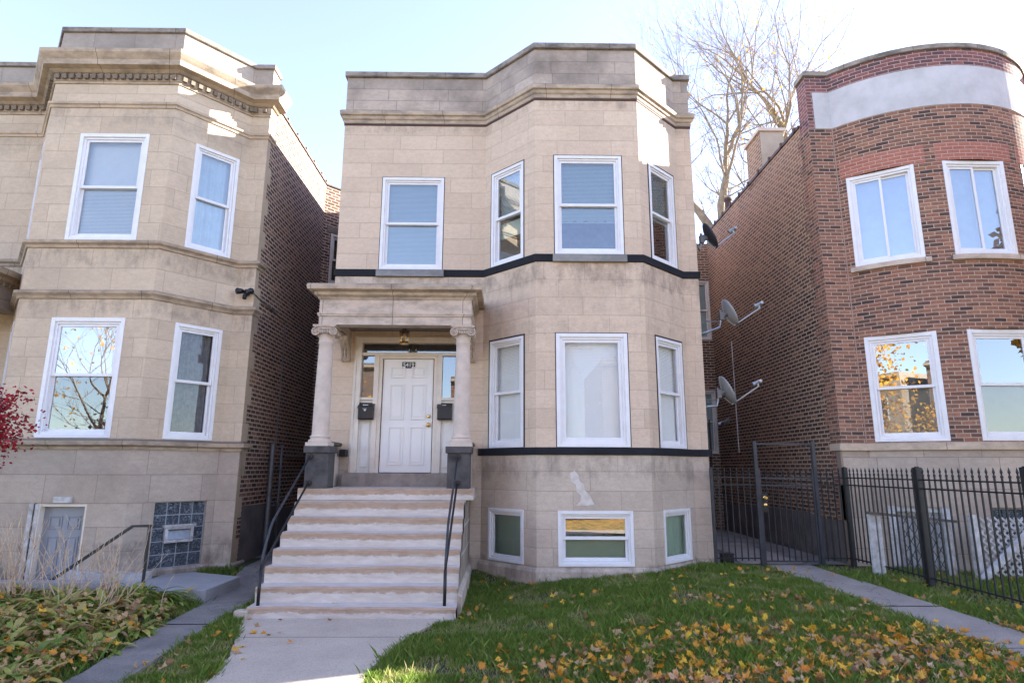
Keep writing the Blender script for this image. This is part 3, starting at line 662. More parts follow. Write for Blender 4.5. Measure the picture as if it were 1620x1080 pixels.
# mailboxes
def mailbox(x0,x1,label,stick):
    T=thing('mailbox',((x0+x1)/2,.04,2.61),label,'mailbox','black mailboxes beside the front door')
    mb=MB(); pr=[(.045,2.61),(-.075,2.61),(-.09,2.63),(-.09,2.84),(.045,2.91)]
    a=[mb.P((x0,y,z)) for y,z in pr]; b=[mb.P((x1,y,z)) for y,z in pr]; mb.idx(a); mb.idx(b[::-1])
    for j in range(5): mb.idx([a[j],b[j],b[(j+1)%5],a[(j+1)%5]])
    mb.build('box',M['black'],T,bevel=.008)
    mb=MB(); mb.face([(x0-.008,-.105,2.825),(x1+.008,-.105,2.825),(x1+.008,.045,2.915),(x0-.008,.045,2.915)]); mb.face([(x0-.008,-.105,2.80),(x1+.008,-.105,2.80),(x1+.008,-.105,2.825),(x0-.008,-.105,2.825)]); mb.build('lid',M['black'],T)
    mb=MB()
    for q in stick: mb.face([(x0+a_*(x1-x0),-.093-(.014 if b_>.8 else 0),2.61+b_*.29-.0) for a_,b_ in q])
    mb.build('sticker',M['paper'],T)
mailbox(-2.53,-2.265,'black mailbox with torn white stickers left of the door',[[(.3,.62),(.55,.62),(.6,.72),(.28,.70)],[(.4,.50),(.5,.50),(.52,.6),(.38,.6)],[(.35,.82),(.65,.83),(.7,.87),(.3,.87)]])
mailbox(-1.165,-.915,'plain black mailbox right of the door behind the column',[[(.35,.84),(.62,.84),(.62,.88),(.35,.88)]])
# lantern
T=thing('porch_lantern',(-1.72,-.45,3.86),'small brown glass lantern hanging from the porch ceiling','lantern')
mb=MB(); mb.lathe(-1.72,-.45,[(.07,4.18),(.075,4.14),(.03,4.12),(.03,4.105),(.085,4.09),(.088,4.07)],16); mb.build('canopy',M['tile'],T,smooth=True,ang=30)
mb=MB()
for k in range(6):
    a=k*math.pi/3; mb.tube([(-1.72+.082*math.cos(a),-.45+.082*math.sin(a),4.075),(-1.72+.075*math.cos(a),-.45+.075*math.sin(a),3.88)],.005,5)
mb.lathe(-1.72,-.45,[(.08,3.89),(.085,3.875),(.07,3.86)],16); mb.build('cage',M['brass'],T)
mb=MB(); mb.lathe(-1.72,-.45,[(.074,4.07),(.068,3.885)],16); mb.build('lamp_glass',M['lampglass'],T,smooth=True)
mb=MB(); mb.lathe(-1.72,-.45,[(.01,4.06),(.016,4.02),(.032,3.975),(.03,3.94),(.01,3.92)],12); mb.build('bulb',M['whitepl'],T,smooth=True)
# hand rails
def rail(name,x,label):
    T=thing(name,(x,-2.0,.15),label,'handrail','iron handrails of the front steps')
    mb=MB(); mb.tube([(x,-2.75,.14),(x,-2.75,.56)],.021,10); mb.build('post',M['iron'],T,smooth=True)
    mb=MB(); mb.tube([(x,-2.75,.56),(x,-2.70,.74),(x,-2.52,1.05),(x,-2.44,1.13),(x-.0,-1.10,1.96)],.016,10); mb.build('upper_rail',M['iron_grey'],T,smooth=True)
    mb=MB(); mb.tube([(x,-2.75,.53),(x,-2.69,.60),(x,-1.11,1.56),(x,-1.09,1.57)],.016,10); mb.build('lower_rail',M['iron'],T,smooth=True)
    mb=MB()
    for zz,yy in ((1.96,-1.10),(1.565,-1.10)): mb.tube([(x,yy+.012,zz),(x,yy-.012,zz)],.05,12)
    mb.build('wall_flange',M['iron'],T)
rail('stair_handrail',-2.99,'black pipe handrail on the left edge of the front steps')
rail('stair_handrail',-.72,'black pipe handrail on the right edge of the front steps')
# ============================================================ LEFT HOUSE
LH=thing('greystone_house',(-7.5,0,.2),'tan limestone house on the left with dentilled cornice and grey basement door','house')
lp=[(-14.5,0),(-10.2,0),(-8.75,0),(-7.9,-1.0),(-5.75,-1.0),(-4.87,0),(-4.53,0)]
LP_=Path(lp); S=LP_.s
GL=frame(-8.75,0,.85,-1.0); GF=frame(-7.9,-1.0,1,0); GR=frame(-5.75,-1.0,.88,1.0)
LLl=math.hypot(.85,1.0); LLr=math.hypot(.88,1.0)
wl=(.16,.95); wf=(.58,1.76); wr=(.39,1.175)
cmL=cmap([(2.2,0),(2.23,0),(4.15,1.92),(4.47,2.24),(4.62,2.24),(5.37,2.88),(5.47,2.88),(7.4,4.8),(7.9,5.28),(8.0,5.28),(8.36,5.6)])
up=[];lo=[]
for (a,b),o_ in ((wl,S[2]),(wf,S[3]),(wr,S[4])):
    up.append((o_+a,o_+b,5.47,7.41)); lo.append((o_+a,o_+b,2.23,4.155))
ba=[(S[3]+.80,S[3]+1.55,-.78,1.24),(S[4]+.40,S[4]+1.20,.24,1.25)]
mb=MB(); wall(mb,LP_,(2.1,4.155,4.47,4.62,5.37,5.47,7.41,7.9,8.0,8.4),up+lo,reveal=.15,cmap=cmL); mb.build('stone_wall',M['stone_left'],LH)
mb=MB(); wall(mb,LP_,(-.85,.2,1.25,2.1),ba,reveal=.15,cmap=cmap([(-.85,-1.05),(.2,0),(1.25,1.05),(2.1,1.75)])); mb.build('basement_wall',M['stone_left_base'],LH)
lpr=lp+[(-4.53,.26)]
mb=MB(); mould(mb,lpr,[(0,8.36),(.02,8.36),(.02,8.40),(.035,8.41),(.035,8.53),(.07,8.54),(.12,8.58),(.21,8.61),(.22,8.70),(.25,8.74),(.29,8.80),(.30,8.86),(.26,8.89),(0,8.93),(-.1,8.93),(-.1,8.36)]); mb.build('cornice',M['cornice'],LH)
mb=MB()
for k in range(len(lp)-1):
    a,b=Vector((*lp[k],0)),Vector((*lp[k+1],0)); L=(b-a).length; F=frame(a.x,a.y,(b-a).x,(b-a).y); n=max(2,int(L/.125)); n=n if k else 0
    for i in range(n):
        u_=(i+.5)*L/n; mb.F=None
        m2=MB(F); m2.box(u_-.034,u_+.034,.02,.085,8.425,8.515); m2.build('dentil',M['trim'],LH)
mb=MB(); wall(mb,Path(lpr[:1]+lp[1:]+[(-4.53,.32)]),(8.9,9.38),cmap=cmap([(8.9,0),(9.38,.47)]))
wall(mb,Path([(-4.80,.32),(-4.80,.2),(-5.0,.2),(-5.87,-.75),(-7.78,-.75),(-8.62,.25),(-14.5,.25)]),(8.5,9.38)); mb.face([(-4.53,.32,8.9),(-4.80,.32,8.9),(-4.80,.32,9.38),(-4.53,.32,9.38)]); mb.build('parapet',M['stone_left_par'],LH)
mb=MB(); mould(mb,lp+[(-4.53,.32)],[(.03,9.375),(.04,9.47),(-.27,9.49),(-.27,9.375)]); mb.build('coping',M['coping'],LH,bevel=.008)
mb=MB(); mould(mb,lpr,[(-.01,7.90),(.02,7.90),(.03,7.94),(.055,7.955),(.06,7.99),(.02,8.01),(-.01,8.01)]); mb.build('string_course',M['trim'],LH)
mb=MB(); mould(mb,lpr,[(-.01,5.33),(.025,5.34),(.035,5.38),(.08,5.41),(.085,5.455),(-.01,5.468)]); mb.build('sill_course',M['cornice'],LH)
mb=MB(); mould(mb,lpr,[(-.01,4.47),(.02,4.47),(.04,4.51),(.085,4.55),(.09,4.59),(-.01,4.62)]); mb.build('string_course',M['cornice'],LH)
mb=MB(); mould(mb,lpr,[(-.01,2.06),(.02,2.06),(.03,2.10),(.09,2.13),(.10,2.19),(-.01,2.225)]); mb.build('sill_course',M['cornice'],LH)
mb=MB(); mould(mb,[(-5.3,-1.0),(-5.3,-1.0001)] if False else [(-5.70,-.94),(-4.87,0),(-4.53,0),(-4.53,.5)],[(0,-.3),(.045,-.3),(.045,.21),(.0,.24)]); mb.build('plinth',M['stone_left_base'],LH)
# side wall and its projecting rear bay
sp=[(-4.53,0),(-4.53,3.75),(-3.75,4.6),(-3.75,6.4),(-4.53,7.2),(-4.53,15)]
SPp=Path(sp); hj=(SPp.s[1]+.22,SPp.s[1]+.98,6.25,7.55)
mb=MB(); wall(mb,SPp,(-.6,8.78),[hj],reveal=.12); wall(mb,Path([(-4.8,15),(-4.8,7.3),(-4.02,6.5),(-4.02,4.5),(-4.8,3.65),(-4.8,.3)]),(8.2,8.78))
mb.build('brick_side_wall',M['common'],LH)
mb=MB()
for k in range(len(sp)-1):
    F=frame(*sp[k],sp[k+1][0]-sp[k][0],sp[k+1][1]-sp[k][1]); L=math.hypot(sp[k+1][0]-sp[k][0],sp[k+1][1]-sp[k][1])
    u_=.33 if k==0 else 0
    while u_<L-.05:
        e=min(u_+.6,L); m2=MB(F); pr=[(-.29,8.775),(.03,8.775),(.035,8.80),(-.05,8.85),(-.2,8.87),(-.29,8.80)]
        a=[m2.P((u_+.004,y,z)) for y,z in pr]; b=[m2.P((e-.004,y,z+.006)) for y,z in pr]; m2.idx(a); m2.idx(b[::-1])
        for j in range(6): m2.idx([a[j],b[j],b[(j+1)%6],a[(j+1)%6]])
        m2.box(e-.03,e+.02,-.27,.02,8.79,8.90)
        base=len(mb.v); mb.v+=m2.v; mb.f+=[[x+base for x in ff] for ff in m2.f]; mb.uv+=m2.uv; mb.m+=m2.m
        u_=e
mb.build('tile_coping',M['tile'],LH)
FJ=frame(-4.53,3.75,.78,.85)
window(LH,FJ,.22,.98,6.25,7.55,glass='glass',caulk=False,fmat='white2',inner=[('cloth',0,1,'lace',5,.03)],label='window of the projecting rear brick bay')
mb=MB(FJ); mb.box(.10,1.08,-.02,.02,7.56,7.72); mb.build('lintel',M['cornice'],LH)
# toothed stone corner on the brick side
mb=MB(); z=.24; k=0
zz=[.24,.60,.95,1.25,1.65,2.06]+[2.23+.32*i for i in range(7)]+[4.47]
zz=[.24,.60,.95,1.30,1.65,2.05,2.23,2.55,2.87,3.19,3.51,3.83,4.15,4.47,4.62,5.0,5.33,5.47,5.79,6.11,6.43,6.75,7.07,7.40,7.9,8.36]
for k,(a,b) in enumerate(zip(zz,zz[1:])):
    d=.14 if k%2 else .27
    mb.box(-4.56,-4.526,.0005,d,a+.002,b-.002)
q=mb.build('quoin_return',M['stone_left'],LH)
mb=MB(); mb.face([(-4.522,.28,-.6),(-4.522,3.7,-.6),(-4.522,3.7,.95),(-4.522,2.2,1.0),(-4.522,1.2,1.12),(-4.522,.28,1.15)]); mb.face([(-4.522,.0,-.6),(-4.522,.28,-.6),(-4.522,.28,.2),(-4.522,.0,.2)]); mb.build('cement_render',M['cement'],LH)
mb=MB(); mb.prism([(-14.2,.2),(-8.6,.2),(-7.8,-.7),(-5.9,-.7),(-4.9,.2),(-4.7,3.6),(-4.0,4.6),(-4.0,6.4),(-4.7,7.2),(-4.7,15),(-14.2,15)],8.4,8.5); mb.build('roof',M['roof'],LH)
mb=MB(); wall(mb,Path([(-4.53,15),(-14.5,15)]),(-.6,8.7)); mb.build('back_wall',M['common'],LH)
# windows
window(LH,GF,*wf,5.475,7.41,inner=[('flat',.5,1,'shade'),('blind',0,.5,'blind')],glass='glass',caulk=False,fmat='white',fw=.10,mid=.5,label='upper bay front window with a white shade over a lowered blind')
window(LH,GR,*wr,5.475,7.41,inner=[('cloth',0,1,'curtain_b',7,.02)],glass='glass',caulk=False,fw=.09,label='upper bay side window with pale blue curtains')
window(LH,GL,*wl,5.475,7.41,inner=[('blind',0,1,'blind')],caulk=False)
window(LH,GF,*wf,2.235,4.155,inner=[('flat',.53,1,'shade')],glass='glass_hi',lower_glass='glass',caulk=False,fw=.10,mid=.52,label='lower bay front window reflecting sky and a tree')
window(LH,GR,*wr,2.235,4.155,inner=[('cloth',0,1,'lace',8,.02)],glass='glass_lo',caulk=False,fw=.09,label='lower bay side window with dark lace curtains')
window(LH,GL,*wl,2.235,4.155,inner=[],caulk=False)
tb=thing('cardboard_box',(-6.75,-.72,2.34),'brown box standing inside the lower bay window of the left house','box')
mb=MB(); mb.box(-7.02,-6.35,-.86+.06,-.70+.06,2.335,2.62); mb.build('carton',M['cardboard'],tb,bevel=.004)
mb=MB(); mb.face([(-6.35,-.80,2.62),(-6.35,-.64,2.62),(-6.27,-.64,2.48),(-6.27,-.80,2.48)]); mb.build('flap',M['cardboard'],tb)
# glass block window
u0,u1,z0,z1=.40,1.20,.24,1.25
gb=plain('grout',(.30,.33,.36),.7); 
mt,t,b,_=new_mat('rippled_glass_block'); n=N(t); p=n.pos()
v=n.n('ShaderNodeTexVoronoi',feature='SMOOTH_F1'); n.L(n.noise(p,9,3,.6,out='Color'),v.inputs['Vector']); v.inputs['Scale'].default_value=9
n.L(n.ramp(v.outputs['Distance'],[(.1,(.02,.028,.036)),(.5,(.07,.09,.11)),(.8,(.25,.30,.34))]),b.inputs['Base Color']); b.inputs['Roughness'].default_value=.12
v2=n.n('ShaderNodeTexVoronoi'); n.L(p,v2.inputs['Vector']); v2.inputs['Scale'].default_value=38
n.L(n.bump(v2.outputs['Distance'],1.0,.02),b.inputs['Normal']); M['gblock']=mt
mb=MB(GR); mb.box(u0,u1,-.10,-.05,z0,z1); G=mb.build('glass_block_window',gb,LH)
for i in range(4):
    for j in range(5):
        a=u0+.012+i*(u1-u0-.012)/4; c=z0+.012+j*(z1-z0-.012)/5
        if j==2 and i in (1,2): continue
        mb=MB(GR); mb.box(a,a+.185,-.07,-.042,c,c+.188); mb.build('glass_block',M['gblock'],G,bevel=.012)
mb=MB(GR); ring(mb,.585,1.02,.62,.87,.045,-.06,.03); mb.box(.56,1.045,-.05,.05,.86,.895); V=mb.build('vent_frame',M['oldwhite'],G,bevel=.004)
mb=MB(GR); mb.face([(.63,.03,.67),(.975,.03,.67),(.975,-.03,.82),(.63,-.03,.82)]); mb.build('vent_flap',M['galv'],V)
# basement door with its peeling frame
F=GF
mb=MB(F); mb.box(.80,.86,-.15,.02,-.78,1.24); mb.box(1.52,1.55,-.15,-.005,-.78,1.24); mb.box(.86,1.52,-.15,-.005,1.20,1.24); mb.build('basement_door_frame',M['cream'],LH)
mb=MB(F); mb.box(.70,.765,.003,.035,-.78,1.25); mb.box(.79,.84,.022,.03,-.78,1.24); mb.build('peeling_board',M['oldwhite'],LH)
mb=MB(F); mb.box(.765,.79,.003,.018,-.78,1.25); mb.build('rusty_strip',M['rustcaulk'],LH)
mb=MB(F); mb.box(1.04,1.33,.002,.03,1.255,1.345); mb.build('whitewashed_patch',M['oldwhite'],LH,bevel=.004)
mb=MB(F); x0,x1,z0=.86,1.52,-.76; mb.box(x0,x1,-.13,-.09,z0,1.195)
for pz0,pz1 in ((.15,.80),(.92,1.52),(1.62,1.82)):
    for pa,pb in ((.09,.29),(.37,.57)):
        a,b_,c,d=x0+pa,x0+pb,z0+pz0,z0+pz1; ring(mb,a,b_,c,d,.02,-.09,-.078); mb.box(a+.04,b_-.04,-.09,-.08,c+.04,d-.04)
mb.build('basement_door',M['greydoor'],LH,bevel=.005)
# porch of the left house (its right flank shows at the picture edge)
pth=[(-12.5,-1.25),(-8.62,-1.25),(-8.62,-.001)]
mb=MB(); mould(mb,pth,[(-.3,4.44),(0,4.44),(0,4.60),(.015,4.61),(.015,4.78),(.03,4.79),(.03,4.82),(-.3,4.82)]); mb.build('porch_beam',M['stone_left_par'],LH)
mb=MB(); mould(mb,pth,[(-.3,4.815),(.04,4.815),(.05,4.87),(.10,4.90),(.11,4.94),(.22,4.96),(.24,5.04),(.20,5.07),(-.3,5.08)]); mb.build('porch_cornice',M['cornice'],LH)
mb=MB()
for i in range(9): mb.box(-8.62,-8.55,-1.2+i*.135,-1.2+i*.135+.07,4.82,4.88)
mb.build('porch_dentil_row',M['trim'],LH)
mb=MB(); mb.box(-12.5,-8.7,-1.1,-.001,4.55,4.65); mb.build('porch_ceiling',M['trim'],LH)
for cx in (-12.2,-8.78): 
    mb=MB(); mb.box(cx-.16,cx+.16,-1.22,-.90,2.2,2.28); mb.lathe(cx,-1.06,[(.15,2.28),(.15,2.34),(.13,2.40),(.11,4.25),(.13,4.28),(.13,4.32)],20); mb.box(cx-.17,cx+.17,-1.22,-.89,4.32,4.437); mb.build('porch_column',M['column'],LH)
mb=MB(); mb.box(-12.5,-8.6,-1.3,-.001,-.2,2.2); mb.build('porch_base',M['stone_left_base'],LH)
mb=MB(); mb.box(-10.6,-9.55,-.06,.05,2.2,4.2); mb.build('front_door',M['rustcaulk'],LH)
# ============================================================ RIGHT HOUSE
RH=thing('brick_house',(8.5,0,.25),'dark red brick house on the right with a round bay and pale stucco band','house')
CX,CY,RR=8.25,1.74,2.62; A0=math.degrees(math.asin(1.96/2.62))
arc=arc_pts(CX,CY,RR,-A0,A0,40)
rp=[(5.85,0),(6.29,0)]+arc[1:-1]+[(10.21,0),(10.65,0)]
RP=Path(rp); ua=lambda a: .44+RR*R(a+A0)
win=[(-45.3,-21.6),(-12.0,12.0),(21.6,45.3)]
cmb=lambda z:z
top=[(ua(a),ua(b),5.40,7.15) for a,b in win]
low=[(ua(a),ua(b),2.26,4.10) for a,b in win]
mb=MB(); wall(mb,RP,(2.24,8.235),top+low,reveal=.12); mb.build('face_brick_wall',M['face'],RH)
ri=Path([(5.95,.34),(6.1,.25),(6.40,.25)]+arc_pts(CX,CY,RR-.26,-A0+2,A0-2,30)+[(10.65,.25)])
mb=MB(); wall(mb,RP,(9.005,9.36)); 
rI=[(ri.at(s_)[0].x,ri.at(s_)[0].y) for s_ in ri.s][::-1]; wall(mb,Path(rI),(8.4,9.36)); wall(mb,Path([(5.86,.36),(5.86,0)]),(8.235,9.36)); mb.face([(5.86,.36,8.4),(6.12,.36,8.4),(6.12,.36,9.36),(5.86,.36,9.36)]); mb.face([(6.12,.36,8.4),(6.12,.2,8.4),(6.12,.2,9.36),(6.12,.36,9.36)])
wall(mb,Path([(5.85,0),(5.97,0)]),(8.235,9.005)); mb.build('parapet',M['face_dark'],RH)
mb=MB(); mould(mb,[(5.97,0),(6.29,0)]+arc[1:-1]+[(10.21,0),(10.65,0)],[(-.02,8.235),(.012,8.235),(.012,9.005),(-.02,9.005)]); o=mb.build('stucco_band',M['stucco'],RH)
mb=MB(); mould(mb,[(5.85,.36),(5.85,0),(6.29,0)]+arc[1:-1]+[(10.21,0),(10.65,0),(10.65,.36)],[(.03,9.355),(.035,9.455),(-.26,9.47),(-.26,9.355)]); mb.build('coping',M['coping'],RH)
# newer brick over the upper windows, sills
def arcband(a0,a1,z0,z1,o0,o1,mat,name,n=14,slope=0):
    mb=MB(); P_=arc_pts(CX,CY,RR,a0,a1,n); L=RR*R(a1-a0)/n; rings=[]
    for k,(x,y) in enumerate(P_):
        nx,ny=(x-CX)/RR,(y-CY)/RR
        rings.append([mb.P((x+nx*o_,y+ny*o_,z)) for o_,z in ((o0,z0),(o1,z0),(o1,z1-slope),(o0,z1))])
    for k in range(n):
        a,b=rings[k],rings[k+1]
        for j in range(4):
            j2=(j+1)%4; vs=((0,z0),(0,z0),(0,z1),(0,z1)); za=[z0,z0,z1,z1][j]; zb=[z0,z0,z1,z1][j2]
            mb.idx([a[j],a[j2],b[j2],b[j]],[(k*L,za),(k*L,zb),((k+1)*L,zb),((k+1)*L,za)])
    mb.idx(rings[0]); mb.idx(rings[-1][::-1]); return mb.build(name,mat,RH)
for a,b in win:
    arcband(a-2,b+4,7.155,7.155+.068*5,-.01,.006,M['lintel'],'newer_brick_lintel')
    arcband(a-1.5,b+1.5,5.31,5.395,-.12,.06,M['porch'],'window_sill')
arcband(-A0+.3,A0-.3,2.12,2.245,-.06,.055,M['trim'],'ledge',40,.01)
mb=MB(); mould(mb,[(5.85,.3),(5.85,0),(6.29,0),(6.30,-.008)],[(-.05,2.12),(.055,2.12),(.055,2.235),(-.05,2.245)]); mb.build('ledge',M['trim'],RH)
bd=(ua(-43.6),ua(-24.5),-.5,1.205); gbw=(ua(-12.8),ua(6),-.2,1.22)
mb=MB(); wall(mb,RP,(-.6,2.12),[bd,gbw],reveal=.14); mb.build('basement_wall',M['stone_right'],RH)
def chordF(a,b):
    p,q=arc_pts(CX,CY,RR,a,b,1); return frame(p[0],p[1],q[0]-p[0],q[1]-p[1]), math.hypot(q[0]-p[0],q[1]-p[1])
for k,(a,b) in enumerate(win):
    F,L=chordF(a,b)
    window(RH,F,.003,L-.003,5.402,7.148,'slide',glass='glass_hi',caulk=False,fw=.10,fmat='white',inner=[('flat',0,1,'curtain_b')] if k<2 else [],label=('upper sliding window left of the bay centre','upper sliding window in the bay centre','upper sliding window right of the bay centre')[k])
    window(RH,F,.003,L-.003,2.262,4.098,glass='glass_hi',lower_glass='glass',caulk=False,fw=.11,fmat='white',inner=[('flat',0,.5,'tan_shade')],label=('lower window left of the bay centre reflecting a golden tree','lower window in the bay centre','lower window right of the bay centre')[k])
# light vertical crack joint between pier and bow
mb=MB(); mb.tube([(6.295,-.004,2.25),(6.292,-.004,8.23)],.011,5); mb.build('sealant_joint',plain('pinkish_sealant',(.40,.27,.22),.8),RH)
# common brick side
sidebox('brick_side_wall',5.85,.35,6.15,-.6,8.47,M['common_right'],-1,parent=RH)
mb=MB(); wall(mb,Path([(5.85,.35),(5.85,0)]),(-.6,8.235)); mb.build('side_return',M['face'],RH)
mb=MB()
for k in range(23):
    y1=.355+.11*(k%2); z0=2.245+.27*k; z1=z0+.27
    mb.face([(5.846,y1,z0),(5.846,.345,z0),(5.846,.345,z1),(5.846,y1,z1)],[(-y1,z0),(-.345,z0),(-.345,z1),(-y1,z1)])
mb.build('toothed_brick',M['face'],RH)
mb=MB(); mb.box(5.82,6.18,.36,6.2,8.46,8.52); 
for i in range(10): mb.box(5.80,6.19,.5+i*.6,.55+i*.6,8.46,8.56)
mb.build('tile_coping',M['tile'],RH)
mb=MB(); M['cream_r']=plain('chimney_render_cream',(.44,.37,.28),.85,nscale=4,bumpv=.4); P0=Path([(5.85,2.95),(5.85,2.15)]); wall(mb,P0,(8.3,9.42)); wall(mb,Path([(6.38,2.15),(6.38,2.95)]),(8.3,9.42)); mb.face([(5.85,2.95,8.3),(6.38,2.95,8.3),(6.38,2.95,9.42),(5.85,2.95,9.42)]); ch=mb.build('chimney',M['common_right'],RH)
mb=MB(); mb.box(5.855,6.385,2.13,2.155,8.3,9.42); mb.build('chimney_render',M['cream_r'],ch)
mb=MB(); mb.box(5.80,6.43,2.08,3.0,9.42,9.50); mb.build('chimney_cap',M['column'],ch,bevel=.01)
mb=MB(); mb.lathe(6.0,4.7,[(.09,8.4),(.09,8.85),(.11,8.87),(.11,8.93),(.08,8.95)],14); mb.build('vent_pipe',M['rustcaulk'],RH)
mb=MB(); mb.face([(5.843,.02,-.6),(5.843,6.1,-.6),(5.843,6.1,.90),(5.843,3.5,.98),(5.843,1.4,1.0),(5.843,.9,.93),(5.843,.02,.92)][::-1]); mb.build('cement_render',M['cement'],RH)
mb=MB(); mb.box(5.82,5.86,.003,.14,-.5,2.118); mb.box(5.82,5.86,.003,.20,.95,1.55); mb.build('corner_stone',M['stone_right'],RH)
# rear jog with window
JP=Path([(5.32,6.15),(5.85,6.15)]); mb=MB(); wall(mb,JP,(-.6,8.2),[(.06,.50,5.35,7.1),(.06,.50,2.2,3.9)]); wall(mb,Path([(5.32,15),(5.32,6.15)]),(-.6,8.2)); mb.build('rear_brick_wall',M['common_right'],RH)
FJ2=frame(5.32,6.15,1,0)
for z in (5.35,2.2): window(RH,FJ2,.06,.50,z,z+1.72,caulk=False,fmat='white2',fw=.06,inner=[('blind',0,1,'blind')])
mb=MB(); mb.prism([(6.1,.3),(6.5,.3)]+arc_pts(CX,CY,RR-.3,-A0+4,A0-4,12)+[(10.6,.3),(10.6,14.8),(5.4,14.8),(5.4,6.2),(6.1,6.2)],8.1,8.2); mb.build('roof',M['roof'],RH)
mb=MB(); wall(mb,Path([(10.65,15),(5.32,15)]),(-.6,8.3)); wall(mb,Path([(10.65,0),(10.65,15)]),(-.6,8.45)); mb.build('rear_wall',M['common_right'],RH)
# basement entrance with folding scissor gate
F,L=chordF(-43.6,-24.5)
mb=MB(F); mb.box(0.002,.10,-.14,.02,-.5,1.2); mb.box(L-.12,L-.002,-.14,.02,-.5,1.2); mb.box(.10,L-.12,-.14,-.02,1.12,1.2); mb.build('basement_door_frame',M['oldwhite'],RH)
mb=MB(F); mb.box(.10,L-.12,-.13,-.10,-.5,1.12); 
for i in range(5): mb.box(.11+i*.125,.11+i*.125+.115,-.10,-.085,-.48,1.05)
BD=mb.build('basement_door',M['oldwhite'],RH)
mb=MB(F)
for k in range(5):
    for i in range(7):
        z=-.45+i*.22; x=.17+k*.11
        if x+.11<L-.12:
            mb.tube([(x,-.03,z),(x+.11,-.03,z+.22)],.007,4); mb.tube([(x+.11,-.022,z),(x,-.022,z+.22)],.007,4)
mb.build('scissor_gate',M['iron'],BD)
for k in range(5):
    pass
Fg,Lg=chordF(-12.8,6)
mb=MB(Fg); mb.box(0.002,Lg-.002,-.12,-.10,-.2,1.22); GB=mb.build('glass_block_window',gb,RH)
for i in range(4):
    for j in range(6): mb=MB(Fg); a=.02+i*.205; c=-.18+j*.23; mb.box(a,a+.19,-.10,-.07,c,c+.215); mb.build('glass_block',M['gblock'],GB)
# white timber frame of the areaway, and the lattice panel
T=thing('timber_guard',(5.98,-.95,.2),'peeling white timber posts with a sloping rail outside the right basement door','timber guard')
for px_,w_ in ((5.62,.10),(5.75,.05)):
    mb=MB(); mb.box(px_,px_+w_,-1.0,-.95,.0,1.12); mb.build('post',M['oldwhite'],T)
mb=MB(); mb.box(6.78,6.86,-1.02,-.97,.0,1.0); mb.build('post',M['oldwhite'],T)
mb=MB(); mb.tube([(5.58,-1.03,1.15),(6.95,-1.03,1.02)],.028,4); mb.build('rail',M['coping'],T)
T=thing('lattice_panel',(7.6,-1.3,.1),'weathered white lattice panel with a diagonal board behind the iron fence','lattice')
mb=MB()
for k in range(-6,12):
    for s_ in (1,-1):
        a=Vector((7.0+k*.11,-1.30+.006*s_,.1)); pts=[]
        x0_=7.0+k*.11
        # clip a 45 degree slat to the panel
        xa=max(7.02,x0_ if s_>0 else x0_); L_=1.0
        p0=[x0_,.1]; p1=[x0_+s_*1.0,1.1]
        if s_<0: p0,p1=[x0_+1.0,.1],[x0_,1.1]
        def clip(p,q,lo,hi):
            (ax,az),(bx,bz)=p,q
            if bx-ax==0: return None
            t0,t1=sorted(((lo-ax)/(bx-ax),(hi-ax)/(bx-ax))); t0=max(0,t0); t1=min(1,t1)
            return None if t1-t0<.05 else ((ax+(bx-ax)*t0,az+(bz-az)*t0),(ax+(bx-ax)*t1,az+(bz-az)*t1))
        c_=clip(p0,p1,7.04,8.3)
        if c_: mb.tube([(c_[0][0],-1.30+.007*s_,c_[0][1]),(c_[1][0],-1.30+.007*s_,c_[1][1])],.018,4)
mb.build('lattice',M['oldwhite'],T)
mb=MB(); mb.box(6.96,7.05,-1.34,-1.26,.0,1.14); mb.build('post',M['oldwhite'],T)
mb=MB(); mb.tube([(6.85,-1.42,.15),(7.9,-1.42,1.05)],.055,4); mb.build('diagonal_board',M['oldwhite'],T)
# ============================================================ GROUND
def sst(a,b,x): t=min(1,max(0,(x-a)/(b-a))); return t*t*(3-2*t)
def gh(x,y):
    hR=.23*sst(-.55,2.3,x)
    hL=.17*sst(-3.35,-4.6,x)*(-1)*(-1) if x<-3.35 else 0
    hL=.16*sst(3.9,5.0,-x)
    h=hR+hL
    g=.20*sst(-1.2,.4,y)         # rises to the foot of the houses
    h=h+(max(g,h)-h)*1.0 if y>-1.2 else h
    h*=sst(-8.6,-6.0,y)
    if y<-13.4: h-=.14*sst(-13.9,-13.7,-0)*0
    return h
def hole(x,y): return -8.3<x<-5.25 and -1.98<y<-.7
def soil_mat():
    mt,t,b,_=new_mat('lawn_soil'); n=N(t); p=n.pos()
    c=n.mix(n.ramp(n.noise(p,2.0,6,.7),[(.4,0.),(.62,1.)]),(.035,.050,.016),(.075,.055,.035))
    c=n.mix(n.ramp(n.noise(p,45,4,.7),[(.4,0.),(.6,1.)]),c,(.03,.055,.014))
    n.L(c,b.inputs['Base Color']); b.inputs['Roughness'].default_value=1; n.L(n.bump(n.noise(p,60,5,.8),.9,.02),b.inputs['Normal']); return mt
M['soil']=soil_mat()
xs=sorted(set([-120,-60,-30,-20,-14,-11]+[round(-10+.25*i,3) for i in range(85)]+[-8.3,-5.25]+[13,16,20,30,60,120]))
ys=sorted(set([-120,-80,-50,-40,-30,-26]+[round(-14+.25*i,3) for i in range(73)]+[-1.98,-.7]+[5,8,12,16,30,60,120]))
mb=MB(); ids={}
for i,x in enumerate(xs):
    for j,y in enumerate(ys): ids[i,j]=mb.P((x,y,gh(x,y)-.012))
for i in range(len(xs)-1):
    for j in range(len(ys)-1):
        if hole((xs[i]+xs[i+1])/2,(ys[j]+ys[j+1])/2): continue
        mb.idx([ids[i,j],ids[i+1,j],ids[i+1,j+1],ids[i,j+1]])
tag(mb.build('lawn_ground',M['soil'],None,smooth=True),kind='structure')
